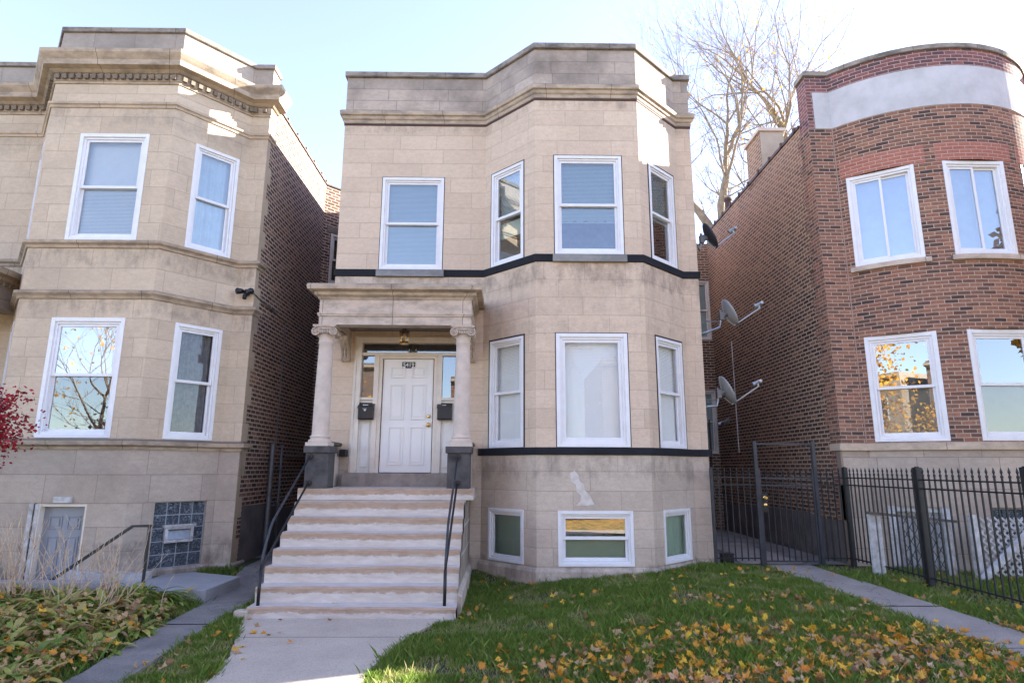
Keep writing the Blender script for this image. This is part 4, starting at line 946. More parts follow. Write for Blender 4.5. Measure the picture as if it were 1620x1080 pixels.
def strip(name,left,right,mat,dz=.02,th=.06,n=26,skirt=True,z=None,jag=.0):
    """path between two polylines with the same number of points, draped on the ground"""
    mb=MB(); rows=[]
    def samp(pl,t):
        k=min(len(pl)-2,int(t*(len(pl)-1))); q=t*(len(pl)-1)-k; return (pl[k][0]*(1-q)+pl[k+1][0]*q, pl[k][1]*(1-q)+pl[k+1][1]*q)
    m_=5
    for i in range(n+1):
        l=samp(left,i/n); r_=samp(right,i/n); row=[]
        for j in range(m_+1):
            x=l[0]+(r_[0]-l[0])*j/m_; y=l[1]+(r_[1]-l[1])*j/m_
            if j in (0,m_): x+=jag*noise.noise(Vector((x*2,y*5,j)))
            zz=(gh(x,y) if z is None else z)+dz
            row.append(mb.P((x,y,zz)))
        s_=[mb.P((mb.v[row[0]][0],mb.v[row[0]][1],mb.v[row[0]][2]-th)),mb.P((mb.v[row[-1]][0],mb.v[row[-1]][1],mb.v[row[-1]][2]-th))]
        rows.append((row,s_))
    for (a,sa),(b,sb) in zip(rows,rows[1:]):
        for j in range(m_): mb.idx([a[j],a[j+1],b[j+1],b[j]])
        mb.idx([sa[0],a[0],b[0],sb[0]]); mb.idx([a[-1],sa[1],sb[1],b[-1]])
    return tag(mb.build(name,mat,None),kind='structure')
fwL=[(-3.14,-2.85),(-3.10,-3.0),(-2.84,-3.65),(-2.64,-4.32),(-2.5,-5.04),(-2.42,-8.35)]
fwR=[(-.60,-2.85),(-.78,-2.98),(-1.04,-3.64),(-1.17,-4.42),(-1.22,-5.04),(-1.25,-8.35)]
strip('front_walk',fwL[:3],fwR[:3],M['conc'],dz=.02,jag=.03,n=18)
strip('front_walk',[(-2.84,-3.662)]+fwL[3:],[(-1.04,-3.652)]+fwR[3:],M['conc'],dz=.02,jag=.04)
strip('side_path',[(-4.35,6),(-4.30,0),(-4.13,-1.2),(-3.98,-2.2)],[(-3.6,6),(-3.62,0),(-3.50,-1.2),(-3.42,-2.2)],M['conc_dark'],dz=.02,n=12,jag=.05)
strip('side_path',[(-3.97,-2.22),(-3.92,-3.1)],[(-3.41,-2.215),(-3.38,-3.1)],M['conc_dark'],dz=.025,n=8,jag=.04)
strip('side_path',[(-3.92,-3.12),(-3.80,-4.2),(-3.68,-5.2),(-3.60,-8.35)],[(-3.38,-3.115),(-3.30,-4.2),(-3.22,-5.2),(-3.12,-8.35)],M['conc_dark'],dz=.02,jag=.04)
for a,b in ((3.0,.0),(-.015,-1.6),(-1.615,-3.2),(-3.215,-4.9),(-4.915,-8.35)):
    strip('side_walk',[(4.36,a),(4.38 if a<0 else 4.0,b)],[(5.10,a),(5.08,b)],M['conc_mid'],dz=.015+.006*(int(a*7)%2),jag=.035,n=14)
strip('alley_paving',[(3.58,12),(3.6,.02)],[(5.8,12),(5.8,.02)],M['conc_dark'],dz=.008,n=10)
strip('alley_paving',[(-4.5,12),(-4.5,.9)],[(-3.12,12),(-3.12,.9)],M['conc_dark'],dz=.004,n=10)
mb=MB(); mb.prism([(-5.25,-1.95),(-4.02,-1.90),(-4.0,-.84),(-4.92,-.42),(-5.25,-.72)],.0,.175); tag(mb.build('concrete_slab',M['slab'],None,bevel=.01),kind='structure')
# areaway of the left basement door
mb=MB(); mb.box(-9.5,-5.2,-2.12,-1.96,-.9,.31); tag(mb.build('areaway_wall',M['slab'],None,bevel=.015),'low pale concrete wall in front of the grey basement door','low wall')
mb=MB(); mb.box(-8.3,-5.2,-1.96,-.7,-.95,-.77); tag(mb.build('areaway_floor',M['conc_dark'],None),kind='structure')
T=thing('areaway_steps',(-5.7,-1.5,-.77),'pale concrete steps going down to the grey basement door','steps')
for i in range(5): mb=MB(); mb.box(-5.26-.25*(i+1),-5.252,-1.955,-1.12-.0,-.77,.17-.18*(i+1)); mb.build('step',M['slab'],T) if i==4 else None
for i in range(4): mb=MB(); mb.box(-5.26-.25*(i+1),-5.253,-1.954+.001*i,-1.121-.001*i,-.73+.002*i,.17-.18*(i+1)+.0); mb.build('step',M['slab'],T,bevel=.01)
mb=MB(); 
N_=40
for i in range(N_):
    a=-6.55+i*1.3/N_; 
    mb.box(a,a+1.3/N_,-1.16-.03*noise.noise(Vector((a*5,0,0))),-.99 if a<-5.78 else -.99+.0,.0,.27+.06*noise.noise(Vector((a*3,2,0))))
tag(mb.build('whitewashed_ledge',M['whitewash'],None),'rough whitewashed ledge along the foot of the left house beside the basement door','ledge')
T=thing('areaway_railing',(-5.2,-1.85,.2),'black iron railing running down to the grey basement door','railing')
mb=MB(); mb.tube([(-4.93,-1.8,.16),(-4.93,-1.8,1.0)],.022,6); mb.build('post',M['iron'],T)
mb=MB(); mb.tube([(-4.91,-1.8,.995),(-5.16,-1.8,.99),(-6.4,-1.8,.12)],.024,4); mb.build('handrail',M['iron'],T)
# ---- street side (behind the camera): parkway, kerb, road, far walk
mb=MB(); mb.box(-120,120,-9.9,-8.4,-.08,.014); tag(mb.build('pavement',M['conc'],None),kind='structure')
def litter_mat():
    mt,t,b,_=new_mat('leaf_covered_parkway'); n=N(t); p=n.pos()
    v=n.n('ShaderNodeTexVoronoi'); n.L(p,v.inputs['Vector']); v.inputs['Scale'].default_value=9
    s=n.sep(v.outputs['Color'])
    c=n.ramp(s[0],[(.0,(.42,.20,.04)),(.3,(.50,.30,.06)),(.6,(.30,.15,.05)),(.85,(.10,.13,.03))])
    n.L(c,b.inputs['Base Color']); b.inputs['Roughness'].default_value=.9; return mt
mb=MB(); mb.box(-120,120,-15.0,-9.9,-.1,.02); tag(mb.build('parkway',litter_mat(),None),kind='structure')
mb=MB(); mb.box(-120,120,-25.0,-15.15,-.3,-.10); 
mb=MB(); mb.box(-120,120,-25.0,-15.0,-.1,-.008); tag(mb.build('road',M['asphalt'],None),kind='structure')
mb=MB(); mb.box(-120,120,-15.15,-15.0,-.05,.05); mb.box(-120,120,-25.15,-25.0,-.05,.05); tag(mb.build('kerb',M['conc'],None),kind='structure')
mb=MB(); mb.box(-120,120,-30.0,-28.0,-.08,.012); tag(mb.build('far_pavement',M['conc'],None),kind='structure')
# houses across the street, seen only as reflections and bounced light
M['far_stone']=stone_mat('far_stone',(.42,.35,.28),(.38,.32,.26),(.25,.2,.16),bw=.9,rh=.3)
labs=['pale stone house across the street, mirrored in the windows','tan brick house across the street, mirrored in the windows','brown brick house across the street, mirrored in the windows','second pale stone house across the street, mirrored in the windows']
for k,(x0,x1,h) in enumerate(((-24,-16.5,9),(-14.5,-7,9.5),(-4,3.5,8.5),(7,14.5,9.5))):
    T=thing('street_house',((x0+x1)/2,-37,0),labs[k],'house','houses across the street')
    hl=[]
    for c in (x1-1.7,x1-5.0):
        for z in (2.2,5.4): hl.append((x1-c-.55,x1-c+.55,z,z+1.8))
    mb=MB(); wall(mb,Path([(x1,-35),(x0,-35)]),(0,h),hl,reveal=.15); wall(mb,Path([(x0,-35),(x0,-45)]),(0,h)); wall(mb,Path([(x0,-45),(x1,-45)]),(0,h)); wall(mb,Path([(x1,-45),(x1,-35)]),(0,h))
    mb.face([(x0,-35,h),(x1,-35,h),(x1,-45,h),(x0,-45,h)]); mb.build('wall',(M['far_stone'],M['common'],M['face'],M['far_stone'])[k],T)
    mb=MB(); mould(mb,[(x1,-35),(x0,-35)],[(0,h-.5),(.3,h-.35),(.3,h-.2),(0,h-.1)]); mb.build('cornice',M['trim'],T)
    F=frame(x1,-35,-1,0)
    for q in hl: mb=MB(F); ring(mb,*q,.08,-.1,.02); mb.box(q[0],q[1],-.05,-.02,(q[2]+q[3])/2-.03,(q[2]+q[3])/2+.03); wn=mb.build('window',M['white'],T); mb=MB(F); mb.face([(q[0],-.08,q[2]),(q[1],-.08,q[2]),(q[1],-.08,q[3]),(q[0],-.08,q[3])]); mb.build('pane',M['dark'],wn)
# ============================================================ FENCE
SPEAR=[(.0085,-1),(.0085,0),(.018,.012),(.018,.028),(.008,.04),(.010,.055),(.017,.075),(.010,.10),(.001,.13)]
def picket(z0,z1):
    mb=MB(); mb.box(-.0085,.0085,-.0085,.0085,z0,z1)
    mb.lathe(0,0,[(r_,z1+z) for r_,z in SPEAR[1:]],6); return mb
FN=thing('iron_fence',(5.0,-1.0,.25),'tall black iron fence with spear tips in front of the brick house','fence')
proto=picket(.32,1.70).build('picket',M['iron'],FN); used=[False]
def put(x,y,z=0,parent=FN):
    if not used[0]: o=proto; used[0]=True
    else: o=proto.copy(); col.objects.link(o); o.parent=parent
    c=Vector((x,y,0))-Vector(parent.location); b=bz
    o.location=(c.x,c.y,b+z-(parent.location.z-FN.location.z)); return o
bz=proto.location.z
def post(x,y,z0,z1,w_,mat,parent):
    mb=MB(); mb.box(x-w_,x+w_,y-w_,y+w_,z0,z1); mb.box(x-w_*.55,x+w_*.55,y-w_*.55,y+w_*.55,z1,z1+.012); return mb.build('post',M[mat],parent,bevel=.004)
YG=-.15
post(3.50,YG,.2,1.82,.024,'iron_grey',FN); post(4.27,YG,.15,2.26,.030,'iron_grey',FN); post(5.27,YG,.15,2.26,.030,'iron_grey',FN); post(5.78,YG,.15,1.83,.035,'iron',FN)
post(5.80,-2.0,.15,1.83,.042,'iron',FN); post(5.80,-3.85,.15,1.83,.042,'iron',FN); post(5.80,-5.7,.15,1.83,.042,'iron',FN)
mb=MB(); mb.box(4.30,5.24,YG-.015,YG+.015,2.205,2.235); mb.build('gate_header',M['iron_grey'],FN)
def rails(p,q,zs_,parent):
    for z in zs_:
        mb=MB(); mb.tube([(p[0],p[1],z),(q[0],q[1],z)],.014,4); mb.build('rail',M['iron'],parent)
rails((3.52,YG),(4.24,YG),(.36,1.54,1.66),FN); rails((5.30,YG),(5.745,YG),(.36,1.54,1.66),FN); rails((5.80,-.185),(5.80,-5.7),(.36,1.54,1.66),FN)
for i in range(6): put(3.62+.105*i,YG)
for i in range(4): put(5.36+.105*i,YG)
for i in range(48): 
    y=-.265-.1155*i
    if min(abs(y+2.0),abs(y+3.85))>.045: put(5.80,y)
GT=thing('iron_gate',(4.77,YG,.25),'black iron gate with a brass lock under a taller frame','gate')
ring_=MB(); ring_.box(4.305,4.335,YG-.015,YG+.015,.25,1.80); ring_.box(5.205,5.235,YG-.015,YG+.015,.25,1.80)
for z in (.30,1.52,1.64): ring_.box(4.335,5.205,YG-.012,YG+.012,z,z+.025)
ring_.build('gate_frame',M['iron_grey'],GT)
for i in range(8): put(4.425+.099*i,YG,-.02,GT)
mb=MB(); mb.box(4.335,4.42,YG-.02,YG+.02,1.10,1.40); lk=mb.build('lock_case',M['iron'],GT)
for zz in (1.33,1.21):
    mb=MB(); F=frame(4.375,YG-.02,1,0)
    pr=[(0,.034),(.012,.032),(.02,.018),(.04,.022),(.055,.03),(.07,.02)] if zz>1.3 else [(0,.03),(.015,.03),(.02,.02)]
    prev=None
    for n0,r0 in pr:
        a=[mb.P(F(r0*math.cos(i*math.pi/8),n0,zz+r0*math.sin(i*math.pi/8))) for i in range(16)]
        if prev: 
            for j in range(16): mb.idx([prev[j],prev[(j+1)%16],a[(j+1)%16],a[j]])
        prev=a
    mb.idx(prev); mb.build('knob' if zz>1.3 else 'deadbolt',M['brass'],lk,smooth=True,ang=50)
T=thing('bait_box',(3.78,.1,.2),'small black plastic box on the paving behind the fence beside the middle house','box')
mb=MB(); mb.box(3.68,3.86,.02,.20,.2,.38); mb.build('case',M['black'],T,bevel=.012)
mb=MB(); mb.box(3.67,3.87,.01,.21,.383,.41); mb.build('lid',M['black'],T,bevel=.006)
# ============================================================ WALL FIXTURES
def dish(cx,cy,cz,rad,mat,label,az=12,el=28,foot=None,arm=.58):
    T=thing('satellite_dish',(cx,cy,cz),label,'satellite dish','satellite dishes beside the middle house')
    # axis: pointing +x, up
    ax=Vector((math.cos(R(el))*math.cos(R(az)),-math.cos(R(el))*math.sin(R(az)),math.sin(R(el)))).normalized()
    s1=ax.cross(Vector((0,0,1))).normalized(); s2=s1.cross(ax); c=Vector((cx,cy,cz))
    mb=MB(); rings=[]
    for i in range(7):
        q=i/6*rad; d=.16*(q/rad)**2*rad*1.6
        rings.append([mb.P(c+ax*d+(s1*math.cos(t)*.92+s2*math.sin(t))*q) for t in [k*math.pi/14 for k in range(28)]])
    for a,b in zip(rings,rings[1:]):
        for j in range(28): mb.idx([a[j],a[(j+1)%28],b[(j+1)%28],b[j]])
    o=mb.build('reflector',M[mat],T,smooth=True); so_=o.modifiers.new('thickness','SOLIDIFY'); so_.thickness=.012
    low=c-s2*rad*.93+ax*.10*rad; tip=low+ax*arm+s2*.08
    mb=MB(); mb.tube([c-ax*.06-s2*.10,low-ax*.02,tip],.015,6); mb.build('feed_arm',M['galv'],T)
    mb=MB(); mb.tube([tip-ax*.02+s2*.0,tip+s2*.07],.022,8); mb.tube([tip+s2*.07+ax*.05-s1*.06,tip+s2*.07+ax*.05+s1*.06],.03,8); mb.tube([tip+s2*.07+ax*.05,tip+s2*.07-ax*.05],.03,8); mb.tube([tip+s2*.07-ax*.05,tip+s2*.07-ax*.09],.042,10); mb.build('receiver',M['galv'],T)
    mb=MB(); b_=c-ax*.05; mb.tube([c,c-ax*.10],.05,8); mb.box(b_.x-.10,b_.x-.02,b_.y-.05,b_.y+.05,b_.z-.10,b_.z+.06); mb.build('bracket',M['galv_dark'],T,bevel=.004)
    f_=Vector(foot); k_=b_+Vector((-.08,0,-.12))
    mb=MB(); mb.tube([b_+Vector((-.07,0,.10)),k_,k_+Vector((-.03,0,-.12)),f_+Vector((.10,0,.03)),f_],.022,8); mb.build('mast',M['galv'],T,smooth=True)
    mb=MB(); mb.box(f_.x-.012,f_.x+.004,f_.y-.07,f_.y+.07,f_.z-.10,f_.z+.10); mb.build('foot_plate',M['galv'],T)
    mb=MB(); mb.tube([k_,Vector((f_.x,f_.y+.05,k_.z-.02))],.006,5); mb.tube([k_,Vector((f_.x,f_.y-.12,k_.z-.10))],.006,5); mb.build('brace',M['galv_dark'],T)
    return T
dish(3.86,.35,6.14,.27,'dish_dark','dark satellite dish, highest of the three, against the sky',foot=(3.535,.30,5.95),arm=.46,el=27,az=8)
dish(4.12,.30,4.62,.27,'dish_grey','grey satellite dish on a bent mast, middle one of the three',foot=(3.535,.10,4.19),el=26,az=4)
dish(3.98,.30,3.17,.28,'dish_grey','grey satellite dish, lowest of the three, just right of the lower bay windows',foot=(3.535,.20,2.86),el=26,az=4)
# conduit, pipes, lights
mb=MB(); mb.tube([(5.825,4.7,2.2),(5.825,4.7,5.0)],.012,5); tag(mb.build('white_cable',M['whitepl'],None),'thin pale cable running up the brick side wall of the right house','cable')
T=thing('flood_light',(5.78,5.3,3.0),'small pale security light on the side wall of the right house','security light')
mb=MB(); mb.box(5.79,5.84,5.25,5.37,2.98,3.10); mb.build('base',M['galv'],T)
for dy in (-.12,.10): mb=MB(); mb.tube([(5.79,5.3+dy*.3,3.04),(5.70,5.3+dy,2.98),(5.62,5.3+dy*1.3,2.93)],[.02,.045,.06],10); mb.build('lamp_head',M['galv'],T)
T=thing('flood_light',(-4.64,-.05,4.8),'black twin head security light on the corner of the left house','security light')
mb=MB(); mb.lathe(-4.64,-.03,[(.045,4.82),(.05,4.84),(.05,4.90),(.045,4.92)],12); mb.build('base',M['black'],T)
mb=MB(); mb.tube([(-4.64,-.05,4.84),(-4.65,-.09,4.79),(-4.65,-.11,4.74)],[.03,.04,.035],10); mb.build('sensor',M['black'],T)
for s_ in (-1,1): mb=MB(); mb.tube([(-4.64,-.04,4.87),(-4.64+s_*.05,-.07,4.885)],.018,8); mb.tube([(-4.64+s_*.05,-.05,4.885),(-4.64+s_*.085,-.11,4.875),(-4.64+s_*.12,-.17,4.86)],[.03,.05,.058],12); mb.build('lamp_head',M['black'],T,smooth=True)
mb=MB(); mb.tube([(-4.6,-.02,4.86),(-4.515,-.02,4.85),(-4.512,.25,4.82),(-4.512,1.62,4.72),(-4.512,1.62,2.3)],.011,6); tag(mb.build('cable',M['galv_dark'],None),'grey cable running from the security light across the brick side wall','cable')
T=thing('vent_pipes',(-4.45,1.6,.2),'pair of grey metal service pipes on the brick side of the left house','pipes')
mb=MB(); mb.tube([(-4.45,1.3,.12),(-4.45,1.3,2.22)],.048,12); mb.lathe(-4.45,1.3,[(.055,2.18),(.058,2.24),(.03,2.26)],12); mb.build('pipe',M['galv_dark'],T,smooth=True,ang=40)
mb=MB(); mb.tube([(-4.45,1.8,.12),(-4.45,1.8,2.24)],.024,10); mb.build('pipe',M['galv_dark'],T,smooth=True)
mb=MB(); 
for z in (1.1,1.75): mb.tube([(-4.45,1.3,z),(-4.45,1.8,z)],.018,8); mb.tube([(-4.45,1.8,z-.03),(-4.45,1.8,z+.03)],.038,8)
mb.build('coupling',M['galv_dark'],T)
mb=MB(); mb.tube([(-4.50,2.2,2.02),(-4.50,3.6,2.04)],.02,6); tag(mb.build('horizontal_pipe',M['galv'],None),'thin pale horizontal pipe deep in the left passage','pipe')
mb=MB(); mb.tube([(5.40,6.0,.2),(5.40,6.0,3.2)],.05,8); mb.tube([(5.56,6.0,.2),(5.56,6.0,3.1)],.025,8); tag(mb.build('downpipe',M['tile'],None),'brown downpipe at the back of the right passage','downpipe')
NB=thing('blocker',(16,5,0),'low brick cottage added unseen beyond the right edge to shade the lawn','house')  # added unseen block, its height set to keep sun off the lawn
mb=MB(); wall(mb,Path([(12.6,12),(12.6,-.5),(19,-.5),(19,12),(12.6,12)]),(-.3,5.6)); mb.face([(12.6,-.5,5.6),(19,-.5,5.6),(19,12,5.6),(12.6,12,5.6)]); mb.build('wall',M['common'],NB)
mb=MB(); mould(mb,[(12.6,12),(12.6,-.5),(19,-.5),(19,12)],[(0,5.4),(.12,5.5),(.12,5.7),(-.3,5.72),(-.3,5.4)]); mb.build('eaves',M['trim'],NB)
# ============================================================ VEGETATION
def leafmat(name,stops,rough=.6,trans=.25,scale=None):
    """colour picked by each leaf's own random value stored in UV.x"""
    mt,t,b,out=new_mat(name); n=N(t); uv=n.sep(n.uv())
    c=n.ramp(uv[0],stops); c=n.mix(n.ramp(n.noise(n.pos(),60,2,.6),[(.4,0.),(.7,.35)]),c,tuple(q*.45 for q in stops[0][1]))
    n.L(c,b.inputs['Base Color']); b.inputs['Roughness'].default_value=rough; b.inputs['Specular IOR Level'].default_value=.3
    tr=n.n('ShaderNodeBsdfTranslucent'); n.L(c,tr.inputs[0]); mx=n.n('ShaderNodeMixShader'); mx.inputs[0].default_value=trans
    n.L(b.outputs[0],mx.inputs[1]); n.L(tr.outputs[0],mx.inputs[2]); n.L(mx.outputs[0],out.inputs[0]); return mt
def npmesh(name,V,Fc,uvx,uvy,mat,parent=None,smooth=False):
    """V (n,3) ; Fc (m,k) same-size faces ; uvx per face ; uvy per loop"""
    me=bpy.data.meshes.new(name); V=np.asarray(V,float); Fc=np.asarray(Fc,int); m_,k=Fc.shape
    c=(V.min(0)+V.max(0))/2; c[2]=V[:,2].min()
    me.vertices.add(len(V)); me.vertices.foreach_set('co',(V-c).ravel())
    me.loops.add(m_*k); me.loops.foreach_set('vertex_index',Fc.ravel())
    me.polygons.add(m_); me.polygons.foreach_set('loop_start',np.arange(m_)*k)
    ul=me.uv_layers.new(name='UVMap'); uv=np.zeros((m_*k,2)); uv[:,0]=np.repeat(uvx,k); uv[:,1]=uvy if uvy is not None else 0
    ul.data.foreach_set('uv',uv.ravel()); me.materials.append(mat); me.update(calc_edges=True); me.validate()
    o=bpy.data.objects.new(name,me); col.objects.link(o)
    if parent is not None: o.parent=parent; o.location=Vector(c)-world_loc(parent)
    else: o.location=Vector(c)
    if smooth: me.polygons.foreach_set('use_smooth',[True]*m_)
    return o
def inpoly_walk(x,y):
    if -8.9<y<-2.75:
        l=np.interp(-y,[-q[1] for q in fwL],[q[0] for q in fwL]); r_=np.interp(-y,[-q[1] for q in fwR],[q[0] for q in fwR])
        if l-.0<x<r_+.0: return True
    if y<0.2:
        l=np.interp(-y,[0,1.2,2.2,3.1,4.2,5.2,8.9],[-4.30,-4.13,-3.98,-3.92,-3.80,-3.68,-3.60]); r_=np.interp(-y,[0,1.2,2.2,3.1,4.2,5.2,8.9],[-3.62,-3.50,-3.42,-3.38,-3.30,-3.22,-3.12])
        if l<x<r_: return True
    if 4.38<x<5.08 and y<0: return True
    return False
def in_house(x,y):
    if y>-.03: return True
    if -3.12<x<-.52 and y>-2.9: return True
    if -.389<x<3.3:      # bay
        if y>-.94 and (x>.45 and x<2.36): return True
        if x<=.504 and y>-(x+.389)-.05: return True
        if x>=2.319 and y>(x-2.319)-.894-.05: return True
    if x>5.85:
        if (x-CX)**2+(y-CY)**2<(RR+.06)**2: return True
    if x<-4.5:
        if x>-5.75 and y>(-1.0+(x+5.75)/.88)-.06: return True
        if x<=-5.75 and y>-1.05: return True
    if x<-5.2 and -2.14<y: return True
    if -5.3<x<-3.98 and -1.97<y<-.38: return True
    return False
def grass_mat():
    mt,t,b,out=new_mat('grass_blades'); n=N(t); uv=n.sep(n.uv())
    c=n.ramp(uv[0],[(0.,(.085,.15,.022)),(.4,(.15,.235,.036)),(.7,(.24,.295,.06)),(.83,(.38,.35,.13)),(1.,(.42,.36,.19))])
    n.L(c,b.inputs['Base Color']); b.inputs['Roughness'].default_value=.55; b.inputs['Specular IOR Level'].default_value=.25
    tr=n.n('ShaderNodeBsdfTranslucent'); n.L(c,tr.inputs[0]); mx=n.n('ShaderNodeMixShader'); mx.inputs[0].default_value=.35
    n.L(b.outputs[0],mx.inputs[1]); n.L(tr.outputs[0],mx.inputs[2]); n.L(mx.outputs[0],out.inputs[0]); return mt
def grass(name,x0,x1,y0,y1,n,h=(.035,.075),cond=None,label='',cat='grass'):
    V=[];U=[];cnt=0
    X=rs.uniform(x0,x1,n*2); Y=y0+(y1-y0)*rs.uniform(0,1,n*2)
    for x,y in zip(X,Y):
        if cnt>=n: break
        if in_house(x,y) or inpoly_walk(x+.03*rs.randn(),y): continue
        if cond and not cond(x,y): continue
        p=noise.noise(Vector((x*1.1,y*1.1,0))); q=noise.noise(Vector((x*3.7,y*3.7,5)))
        if p*.6+q*.5<-.22 and rs.rand()<.72: continue
        hh=rs.uniform(*h)*(1+.55*p+.3*q); 
        if rs.rand()<.015: hh*=1.9
        a=rs.uniform(0,2*math.pi); wv=rs.uniform(.0022,.0045); ln=rs.uniform(.1,.9)*hh; b=rs.uniform(0,2*math.pi)
        z=gh(x,y)-.015; dx,dy=math.cos(a)*wv,math.sin(a)*wv; lx,ly=math.cos(b)*ln,math.sin(b)*ln
        V+=[(x-dx,y-dy,z),(x+dx,y+dy,z),(x+lx*.45+dx*.7,y+ly*.45+dy*.7,z+hh*.62),(x+lx,y+ly,z+hh)]
        U.append(min(1,max(0,rs.beta(2,3.2)+.25*(-q)*.6+(.35 if p*.6+q*.5<-.12 else 0)))); cnt+=1
    V=np.array(V); m_=len(V)//4; i=np.arange(m_)*4
    Fc=np.stack([i,i+1,i+2,i+3],1)
    return tag(npmesh(name,V,Fc,U,None,M['grass'],None),label,cat,kind='stuff')
M['grass']=grass_mat()
grass('lawn_grass',-1.3,4.45,-6.3,0,175000,label='short green lawn grass between the front walk and the side walk')
grass('lawn_grass',5.0,8.6,-5.2,-.2,44000,label='green grass around the foot of the iron fence')
grass('lawn_grass',-3.5,-2.2,-6.2,-2.6,30000,label='green grass strip between the dark side path and the front walk')
grass('weeds',-4.95,-3.0,-2.7,-.0,7000,h=(.04,.10),label='low weeds at the foot of the left passage')
grass('bed_grass',-9.5,-3.6,-6.2,-1.9,28000,h=(.05,.11),label='shaded grass in the planting bed before the left house')
# ---- fallen leaves
def maple(seed,size,curl):
    q=random.Random(seed)
    # five lobed outline
    lob=[(-90,.10),(-60,.42),(-40,.52),(-18,.36),(0,.80),(14,.62),(22,.78),(40,.45),(52,.82),(64,.66),(72,.78),(82,.70),(90,1.05),(98,.70),(108,.78),(116,.66),(128,.82),(140,.45),(158,.78),(166,.62),(180,.80),(198,.36),(220,.52),(240,.42)]
    ax,ay=q.uniform(-1,1)*curl,q.uniform(.3,1)*curl; V=[(0,0,0)]
    for a,r_ in lob:
        r_*=size*q.uniform(.88,1.08); x=r_*math.cos(R(a)); y=r_*math.sin(R(a)); d=r_/size
        V.append((x*(1-.25*curl*d),y,size*(ax*x*abs(x)/size**2+ay*d*d*.55+.10*q.uniform(-1,1)*d+curl*.35*d*math.sin(3*R(a)+seed))))
    F_=[(0,i+1,(i+1)%len(lob)+1) for i in range(len(lob))]
    # stalk
    n=len(V); V+= [(-.004,-size*.1,0),(.004,-size*.1,0),(.002,-size*.8,size*.2)]; F_.append((n,n+1,n+2))
    return V,F_
fam={'yellow':[(0.,(.72,.42,.04)),(1.,(.80,.54,.09))],'orange':[(0.,(.62,.24,.035)),(1.,(.75,.35,.07))],'tan':[(0.,(.58,.36,.20)),(1.,(.68,.47,.31))],'brown':[(0.,(.22,.10,.05)),(1.,(.30,.15,.07))]}
LM={k:leafmat(k+'_maple_leaf',v,.55,.2) for k,v in fam.items()}
flabel={'yellow':'bright yellow maple leaf fallen on the lawn','orange':'orange maple leaf fallen on the lawn','tan':'pale tan curled maple leaf fallen on the lawn','brown':'dark brown dry maple leaf fallen on the lawn'}
protoL={}
for k in fam:
    protoL[k]=[]
    for s_ in range(4):
        V,F_=maple(s_*7+len(k),.047,.35+.8*s_/3); me=bpy.data.meshes.new('maple_leaf'); me.from_pydata(V,[],F_)
        ul=me.uv_layers.new(name='UVMap'); ul.data.foreach_set('uv',[c_ for i in range(len(me.loops)) for c_ in (s_/3,.5)]); me.materials.append(LM[k]); protoL[k].append(me)
def leaf_density(x,y):
    d=0.04
    d+=1.75*sst(-3.8,-4.8,y)*sst(-.6,1.6,x)
    d+=.30*math.exp(-((x-2.7)**2/.9+(y+3.0)**2/.25))
    d+=.28*math.exp(-((x-1.0)**2/.5+(y+4.1)**2/.12))
    d+=.25*math.exp(-((x+.45)**2/.05+(y+1.8)**2/.7))
    d+=.10*sst(2.0,4,x)
    d*=.35+1.3*max(0,.5+noise.noise(Vector((x*1.7,y*1.7,3))))
    if inpoly_walk(x,y): d*=.03 if x<3 else .1
    return d
pts=[]; tries=0
def cand(nw,x0,x1,y0,y1,dens):
    out_=[]; k=0
    while len(out_)<nw and k<nw*400:
        k+=1; x=rs.uniform(x0,x1); y=rs.uniform(y0,y1)
        if in_house(x,y): continue
        if rs.rand()*1.9<dens(x,y): out_.append((x,y))
    return out_
lawn_leaves=cand(1350,-1.0,5.2,-5.9,-.5,leaf_density)
lawn_leaves+=cand(50,5.1,7.4,-4.6,-.8,lambda x,y:.2+1.2*sst(5.0,5.6,x)*sst(-.9,-2,y))
lawn_leaves+=cand(34,-3.4,-2.4,-5.3,-2.9,lambda x,y:.8)
lawn_leaves.sort(key=lambda p:p[1]); fam_k=['yellow','orange','tan','brown']
spill=[]
def rnd_rot(flat=.5): return (rs.randn()*flat,rs.randn()*flat,rs.uniform(0,6.28))
for i,(x,y) in enumerate(lawn_leaves):
    k=fam_k[rs.choice(4,p=[.22,.34,.30,.14])]; s_=rs.uniform(.75,1.45)*(1 if rs.rand()>.1 else 1.3)
    z=gh(x,y)+.022+.03*rs.rand()
    if inpoly_walk(x,y): z=gh(x,y)+.03
    if i<300:
        o=bpy.data.objects.new('maple_leaf',protoL[k][rs.randint(4)]); col.objects.link(o); o.location=(x,y,z); o.rotation_euler=rnd_rot(.6); o.scale=(s_,s_,s_)
        tag(o,flabel[k],'leaf',k+' leaves on the lawn')
    else: spill.append((x,y,z,s_,k))
def leaf_mass(name,items,label,mat,size=.047,cat='leaves'):
    V=[];F_=[];U=[]
    from mathutils import Euler
    for (x,y,z,s_,uvx) in items:
        v,f_=maple(int(x*1000)%97,size,rs.uniform(.2,.9)); mt_=Euler(rnd_rot(.55)).to_matrix(); b=len(V)
        for q in v: w_=mt_@(Vector(q)*s_); V.append((x+w_.x,y+w_.y,z+w_.z))
        F_+=[(a+b,c+b,d+b) for a,c,d in f_]; U+=[uvx]*len(f_)
    return tag(npmesh(name,V,F_,U,None,mat),label,cat,kind='stuff')
M['leafmix']=leafmat('mixed_fallen_leaves',[(0.,(.78,.50,.05)),(.27,(.70,.33,.04)),(.5,(.60,.24,.03)),(.6,(.52,.34,.19)),(.85,(.46,.28,.14)),(1.,(.22,.10,.05))],.6,.2)
km={'yellow':.1,'orange':.42,'tan':.72,'brown':.98}
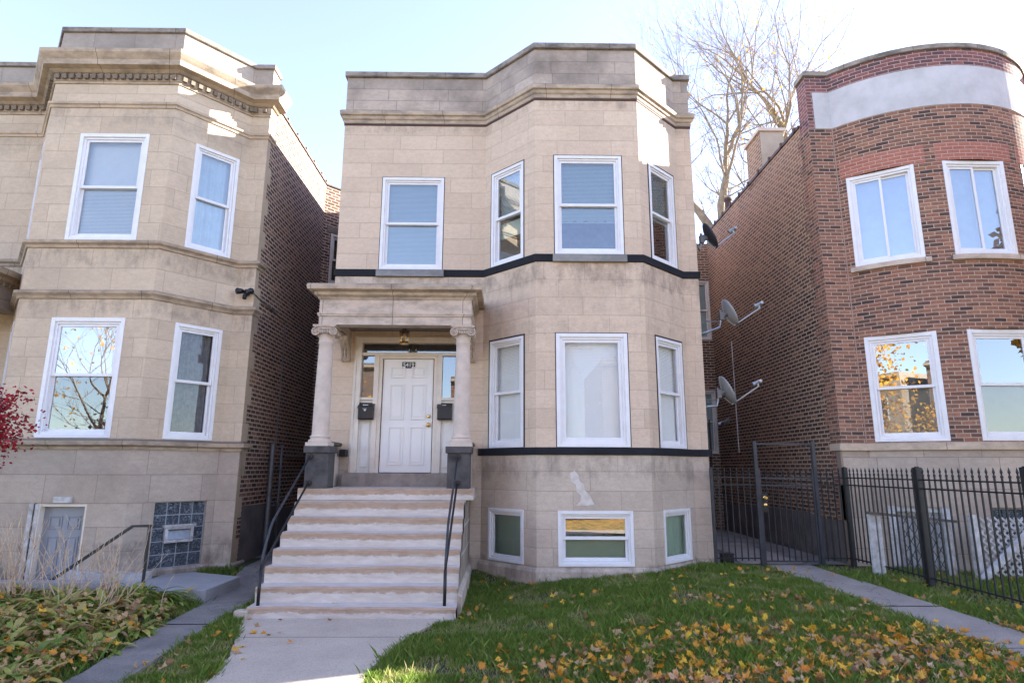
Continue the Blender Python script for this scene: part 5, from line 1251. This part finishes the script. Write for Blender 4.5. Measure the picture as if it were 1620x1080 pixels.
leaf_mass('leaf_litter',[(x,y,z,s_,km[k]+rs.uniform(-.08,.08)) for x,y,z,s_,k in spill],'farther yellow orange and tan maple leaves scattered over the lawn',M['leafmix'])
# few leaves lying on the concrete front walk and steps
for (x,y,z,k) in ((-2.62,-2.98,.03,'brown'),(-2.05,-2.98,.03,'brown'),(-2.2,-3.9,.03,'orange'),(-2.05,-2.78,.175,'tan')):
    o=bpy.data.objects.new('maple_leaf',protoL[k][1]); col.objects.link(o); o.location=(x,y,z+.01); o.rotation_euler=(.15,.1,rs.uniform(0,6)); tag(o,'curled %s maple leaf lying on the concrete at the foot of the front steps'%k,'leaf','leaves on the front walk' )
# ---- planting bed at the left: hosta leaves, litter and dry stalks
M['hosta']=leafmat('yellowing_hosta_leaf',[(0.,(.12,.20,.035)),(.3,(.25,.31,.06)),(.55,(.44,.41,.10)),(.8,(.50,.36,.14)),(1.,(.32,.19,.10))],.45,.25)
def blade_leaf(V,F_,U,base,d,up,L,wd,uvx,droop=.8,nn=5):
    d=d.normalized(); s_=d.cross(Vector((0,0,1))).normalized(); b=len(V)
    for i in range(nn+1):
        t=i/nn; wv=wd*math.sin(math.pi*min(1,.12+t*.88))**.7*(1 if t<1 else .05)
        p=base+d*(L*t)+Vector((0,0,1))*(up*L*t-droop*L*t*t)
        p.z=max(p.z,gh(p.x,p.y)+.01)
        V+=[tuple(p-s_*wv+Vector((0,0,wv*.3))),tuple(p),tuple(p+s_*wv+Vector((0,0,wv*.3)))]
    for i in range(nn):
        a=b+i*3; F_+=[(a,a+1,a+4,a+3),(a+1,a+2,a+5,a+4)]; U+=[uvx,uvx]
bedx=lambda y:np.interp(-y,[1.9,2.2,3.1,4.2,5.4],[-4.35,-4.10,-3.98,-3.86,-3.74])
clumps=[]
for k in range(85):
    for _ in range(60):
        y=-2.05-3.2*rs.rand(); x=bedx(y)-.12-2.6*rs.rand()**1.3
        if x<-6.9: continue
        if all((x-a)**2+(y-b)**2>.028 for a,b in clumps): clumps.append((x,y)); break
for k,(x,y) in enumerate(clumps):
    V=[];F_=[];U=[]; gb_=rs.rand()
    for i in range(16):
        a=rs.uniform(0,6.28); L=rs.uniform(.14,.32); base=Vector((x+.08*math.cos(a),y+.08*math.sin(a),gh(x,y)))
        blade_leaf(V,F_,U,base,Vector((math.cos(a),math.sin(a),0)),rs.uniform(.5,1.25),L,rs.uniform(.018,.048),min(1,max(0,gb_*.45+rs.rand()*.6)),rs.uniform(.5,1.2))
    tag(npmesh('hosta_plant',V,F_,U,None,M['hosta'],smooth=True),'yellowing hosta plant in the bed before the left house','plant','hosta plants in the left bed')
its=[]
for k in range(1000):
    y=-2.1-3.5*rs.rand()**.55; x=bedx(y)+.05-3.0*rs.rand()**1.2
    its.append((x,y,gh(x,y)+rs.uniform(.02,.17),rs.uniform(.6,1.3),rs.choice([.45,.62,.8,.9,.98,.1],p=[.16,.16,.24,.18,.22,.04])))
leaf_mass('bed_leaf_litter',its,'brown and orange leaves caught among the plants of the left bed',M['leafmix'])
# daylily tuft at the far tip of the bed
V=[];F_=[];U=[]
for i in range(60):
    a=rs.uniform(-.6,.9); blade_leaf(V,F_,U,Vector((-4.55+rs.randn()*.08,-2.15+rs.randn()*.06,gh(-4.5,-2.1))),Vector((math.cos(a),-abs(math.sin(a))*.6,0)),rs.uniform(.35,.9),rs.uniform(.35,.6),.012,rs.uniform(0,.35),rs.uniform(.5,.9),7)
tag(npmesh('daylily',V,F_,U,None,M['hosta'],smooth=True),'green tuft of strap leaves at the far tip of the left bed','plant')
M['stalk']=plain('dry_stalk',(.62,.48,.34),.8,var=.2,nscale=20,c2=(.40,.26,.16))
def stalks(cx,cy,n,hm,label,spread=.25,lean=(.15,-.1)):
    mb=MB()
    for i in range(n):
        x=cx+rs.randn()*spread*.5; y=cy+rs.randn()*spread*.3; h=hm*rs.uniform(.5,1.05); lx=lean[0]+rs.randn()*.28; ly=lean[1]+rs.randn()*.18
        pts=[]; r0=rs.uniform(.004,.007); ph=rs.uniform(0,6)
        for k in range(7):
            t=k/6; pts.append((x+lx*h*t+.02*math.sin(ph+5*t),y+ly*h*t+.015*math.cos(ph+4*t),gh(x,y)+h*t*(1-.18*abs(lx)*t)))
        mb.tube(pts,[r0*(1-.6*k/6) for k in range(7)],4,cap=False)
        for b in range(rs.randint(0,5)):
            k=rs.randint(2,6); p=Vector(pts[k]); a=rs.uniform(0,6.28); L=h*rs.uniform(.08,.22); q=p+Vector((math.cos(a)*L*.7,math.sin(a)*L*.5,L))
            mb.tube([p,(p+q)/2+Vector((0,0,-.01)),q],[r0*.5,r0*.4,r0*.25],3,cap=False)
    return tag(mb.build('dry_stalks',M['stalk'],None),label,'dry plant')
stalks(-5.35,-2.35,34,.98,'dry bare stalks in front of the glass block window',.55,(.02,0))
stalks(-6.15,-2.55,40,1.15,'tall dry stalk cluster standing before the grey basement door',.35,(0,0))
stalks(-6.0,-3.4,26,1.1,'dry stalks leaning left at the left edge of the bed',.5,(-.35,0))
stalks(-4.9,-2.9,18,.8,'thin leaning dry stalks nearest the steps',.5,(.3,.1))
stalks(-5.5,-4.2,14,.75,'fallen crossing stalks in the near left corner of the bed',.5,(-.6,.2))
# ---- red shrub at the left edge
SH=thing('red_shrub',(-7.6,-2.4,.2),'bright red leaved shrub at the left edge of the picture','shrub')
M['redleaf']=leafmat('red_leaf',[(0.,(.16,.006,.016)),(.5,(.32,.012,.028)),(1.,(.48,.03,.04))],.45,.25)
M['twig']=plain('grey_brown_twig',(.28,.21,.15),.85,var=.2,nscale=15)
mb=MB(); tips=[]
for i in range(24):
    a=rs.uniform(-.5,.9); L=rs.uniform(.7,1.55); e=Vector((math.cos(a)*.75,math.sin(a)*.35-.15,rs.uniform(.15,.85))).normalized()
    p=Vector((-7.65+rs.randn()*.08,-2.35+rs.randn()*.06,1.75)); pts=[p]
    for k in range(6): p=p+e*L/6+Vector((rs.randn()*.03,rs.randn()*.03,rs.randn()*.03)); e=(e+Vector((.03,0,-.05))).normalized(); pts.append(p.copy()); tips.append(p.copy()) if k>1 else None
    mb.tube(pts,[.010*(1-.8*k/6) for k in range(7)],5)
mb.tube([(-7.65,-2.35,.1),(-7.63,-2.36,1.70)],[.04,.03],7)
mb.build('branches',M['twig'],SH)
V=[];F_=[];U=[]
for p in tips:
    for i in range(46):
        c=p+Vector((rs.randn()*.10,rs.randn()*.10,rs.randn()*.075)); 
        if c.x>-6.32+.1*rs.randn(): continue
        d=Vector((rs.randn(),rs.randn(),rs.randn()*.6)).normalized(); s_=d.cross(Vector((rs.randn(),rs.randn(),rs.randn()))).normalized(); L=rs.uniform(.040,.065); b=len(V)
        V+=[tuple(c),tuple(c+d*L*.5+s_*L*.35),tuple(c+d*L),tuple(c+d*L*.5-s_*L*.35)]; F_.append((b,b+1,b+2,b+3)); U.append(rs.rand())
npmesh('foliage',V,F_,U,None,M['redleaf'],SH)
# ---- trees
def tree(name,x,y,z,h,r0,label,seed,levels=6,leafn=0,leafm=None,leafsize=.05,spread=.55,forks=None,trunk=.3,ll=.72,group=None,barkm=None,leafdens=1):
    q=random.Random(seed); T=thing(name,(x,y,z),label,'tree',group); mb=MB(); mt_=MB(); ends=[]
    def grow(p,d,L,rad,lv,m_):
        n=5 if lv<3 else 3; pts=[p.copy()]; rr=[rad]; 
        for k in range(n):
            d=(d+Vector((q.gauss(0,.13),q.gauss(0,.13),q.gauss(.035,.09)))).normalized(); p=p+d*L/n; pts.append(p.copy()); rr.append(rad*(1-.42*(k+1)/n))
            if lv>=levels-2: ends.append((p.copy(),d.copy()))
        m_.tube(pts,rr,9 if lv==0 else (6 if lv<3 else (4 if lv<5 else 3)),cap=False)
        if lv>=levels: return
        nb=3 if lv in(0,2) else 2
        if lv>=2 and q.random()<.45: nb+=1
        for i in range(nb):
            a=q.uniform(0,6.28); s_=d.orthogonal().normalized(); t_=d.cross(s_); k=spread*q.uniform(.5,1.25) if i else spread*q.uniform(.25,.6)
            nd=(d+(s_*math.cos(a)+t_*math.sin(a))*k*1.3).normalized(); nd=(nd+Vector((0,0,.12))).normalized()
            grow(p,nd,L*ll*q.uniform(.8,1.15),rr[-1]*(.92 if i==0 else q.uniform(.6,.82)),lv+1,mb)
        if lv>=1:
            for i in range(2):
                k=q.randint(1,n-1); a=q.uniform(0,6.28); s_=d.orthogonal().normalized(); t_=d.cross(s_)
                nd=(d*.5+(s_*math.cos(a)+t_*math.sin(a))).normalized(); grow(pts[k],nd,L*.55*q.uniform(.7,1.2),rr[k]*.42,lv+2,mb)
    if forks:
        m0=MB(); m0.tube([(x,y,z),(x+forks[0][0]*.0,y,z+trunk*.5),(x,y,z+trunk)],[r0*1.35,r0*1.1,r0],12)
        mt_=m0
        for (dx,dy,dz,L,rr) in forks: grow(Vector((x,y,z+trunk-.05)),Vector((dx,dy,dz)).normalized(),L,rr,1,mb)
    else: grow(Vector((x,y,z)),Vector((.03,0,1)),h*trunk,r0,0,mt_)
    mt_.build('trunk',barkm or M['bark'],T,smooth=True)
    mb.build('crown_branches',barkm or M['bark'],T,smooth=True)
    if leafn:
        E=[ends[q.randrange(len(ends))] for _ in range(leafn)]; P=np.array([e[0] for e in E])+rs.randn(leafn,3)*leafdens*leafsize*2.2
        D=rs.randn(leafn,3); D/=np.linalg.norm(D,axis=1)[:,None]; S_=np.cross(D,rs.randn(leafn,3)); S_/=np.linalg.norm(S_,axis=1)[:,None]
        L=leafsize*rs.uniform(.6,1.3,(leafn,1)); V=np.stack([P,P+D*L*.5+S_*L*.4,P+D*L,P+D*L*.5-S_*L*.4],1).reshape(-1,3); i=np.arange(leafn)*4
        npmesh('leaves',V,np.stack([i,i+1,i+2,i+3],1),rs.rand(leafn),None,leafm,T)
    return T
M['bark']=plain('tree_bark',(.33,.25,.175),.9,nscale=5,bumpv=.6,c2=(.19,.135,.09))
M['goldleaf']=leafmat('golden_leaf',[(0.,(.80,.50,.06)),(.5,(.75,.38,.05)),(1.,(.55,.25,.06))],.5,.35)
tree('bare_tree',8.6,12.4,.1,19,.36,'large bare tree rising behind the gap right of the middle house',11,levels=7,leafn=500,leafm=M['goldleaf'],leafsize=.11,forks=[(-.42,.05,1,2.8,.20),(.10,.2,1,3.0,.23),(.85,-.05,.9,3.3,.20),(-.05,-.3,1,2.3,.13),(.45,.3,1,2.8,.15)],trunk=10.4,ll=.85,spread=.60)
tree('bare_tree',14.0,17.0,.1,18,.3,'second bare tree behind the brick house',23,levels=7,leafn=900,leafm=M['goldleaf'],leafsize=.10,forks=[(-.5,0,1,3.2,.2),(.1,.1,1,3.5,.22),(.6,0,1,3.2,.18)],trunk=14.5,ll=.83,spread=.58)
for k,(x,y,h,n) in enumerate(((-10.5,-26.5,13,7000),(1.5,-27,14,1500),(-23,-26.5,13,300),(12,-26.5,13,16000))):
    tree('street_tree',x,y,0,h,.24,('golden street tree across the road','thinning golden street tree across the road','bare street tree across the road','broad golden street tree across the road')[k],40+k,levels=6,leafn=n,leafm=M['goldleaf'],leafsize=.22,trunk=.24,ll=.80,spread=.6,group='street trees across the road',leafdens=1.6)

M['greenleaf']=leafmat('dense_green_leaf',[(0.,(.05,.09,.02)),(1.,(.10,.15,.03))],.5,.2)
def blob_tree(name,x,y,z0,c,rad,n,size,mat,label):
    T=thing(name,(x,y,z0),label,'tree'); mb=MB(); mb.tube([(x,y,z0),(x,y,c[2])],[.25,.12],8); mb.build('trunk',M['bark'],T)
    D=rs.randn(n,3); D/=np.linalg.norm(D,axis=1)[:,None]; P=np.array(c)+D*np.array(rad)*(rs.rand(n,1)**.4)
    A=rs.randn(n,3); A/=np.linalg.norm(A,axis=1)[:,None]; S_=np.cross(A,rs.randn(n,3)); S_/=np.linalg.norm(S_,axis=1)[:,None]
    L=size*rs.uniform(.6,1.3,(n,1)); V=np.stack([P,P+A*L*.5+S_*L*.4,P+A*L,P+A*L*.5-S_*L*.4],1).reshape(-1,3); i=np.arange(n)*4
    npmesh('leaves',V,np.stack([i,i+1,i+2,i+3],1),rs.rand(n),None,mat,T)
blob_tree('added_shade_tree',13.2,-2.4,0,(13.2,-2.4,5.6),(2.8,2.3,4.2),30000,.2,M['goldleaf'],'dense golden tree added out of view on the right to shade the lawn')  # unseen crown added to cut the sun on the right lawn
blob_tree('added_reflection_shrub',2,-13.8,0,(2.0,-13.8,.62),(3.2,.7,.62),9000,.09,M['goldleaf'],'low golden shrub added out of view by the kerb to be mirrored in the basement window')  # unseen foliage added to give the basement pane a golden reflection
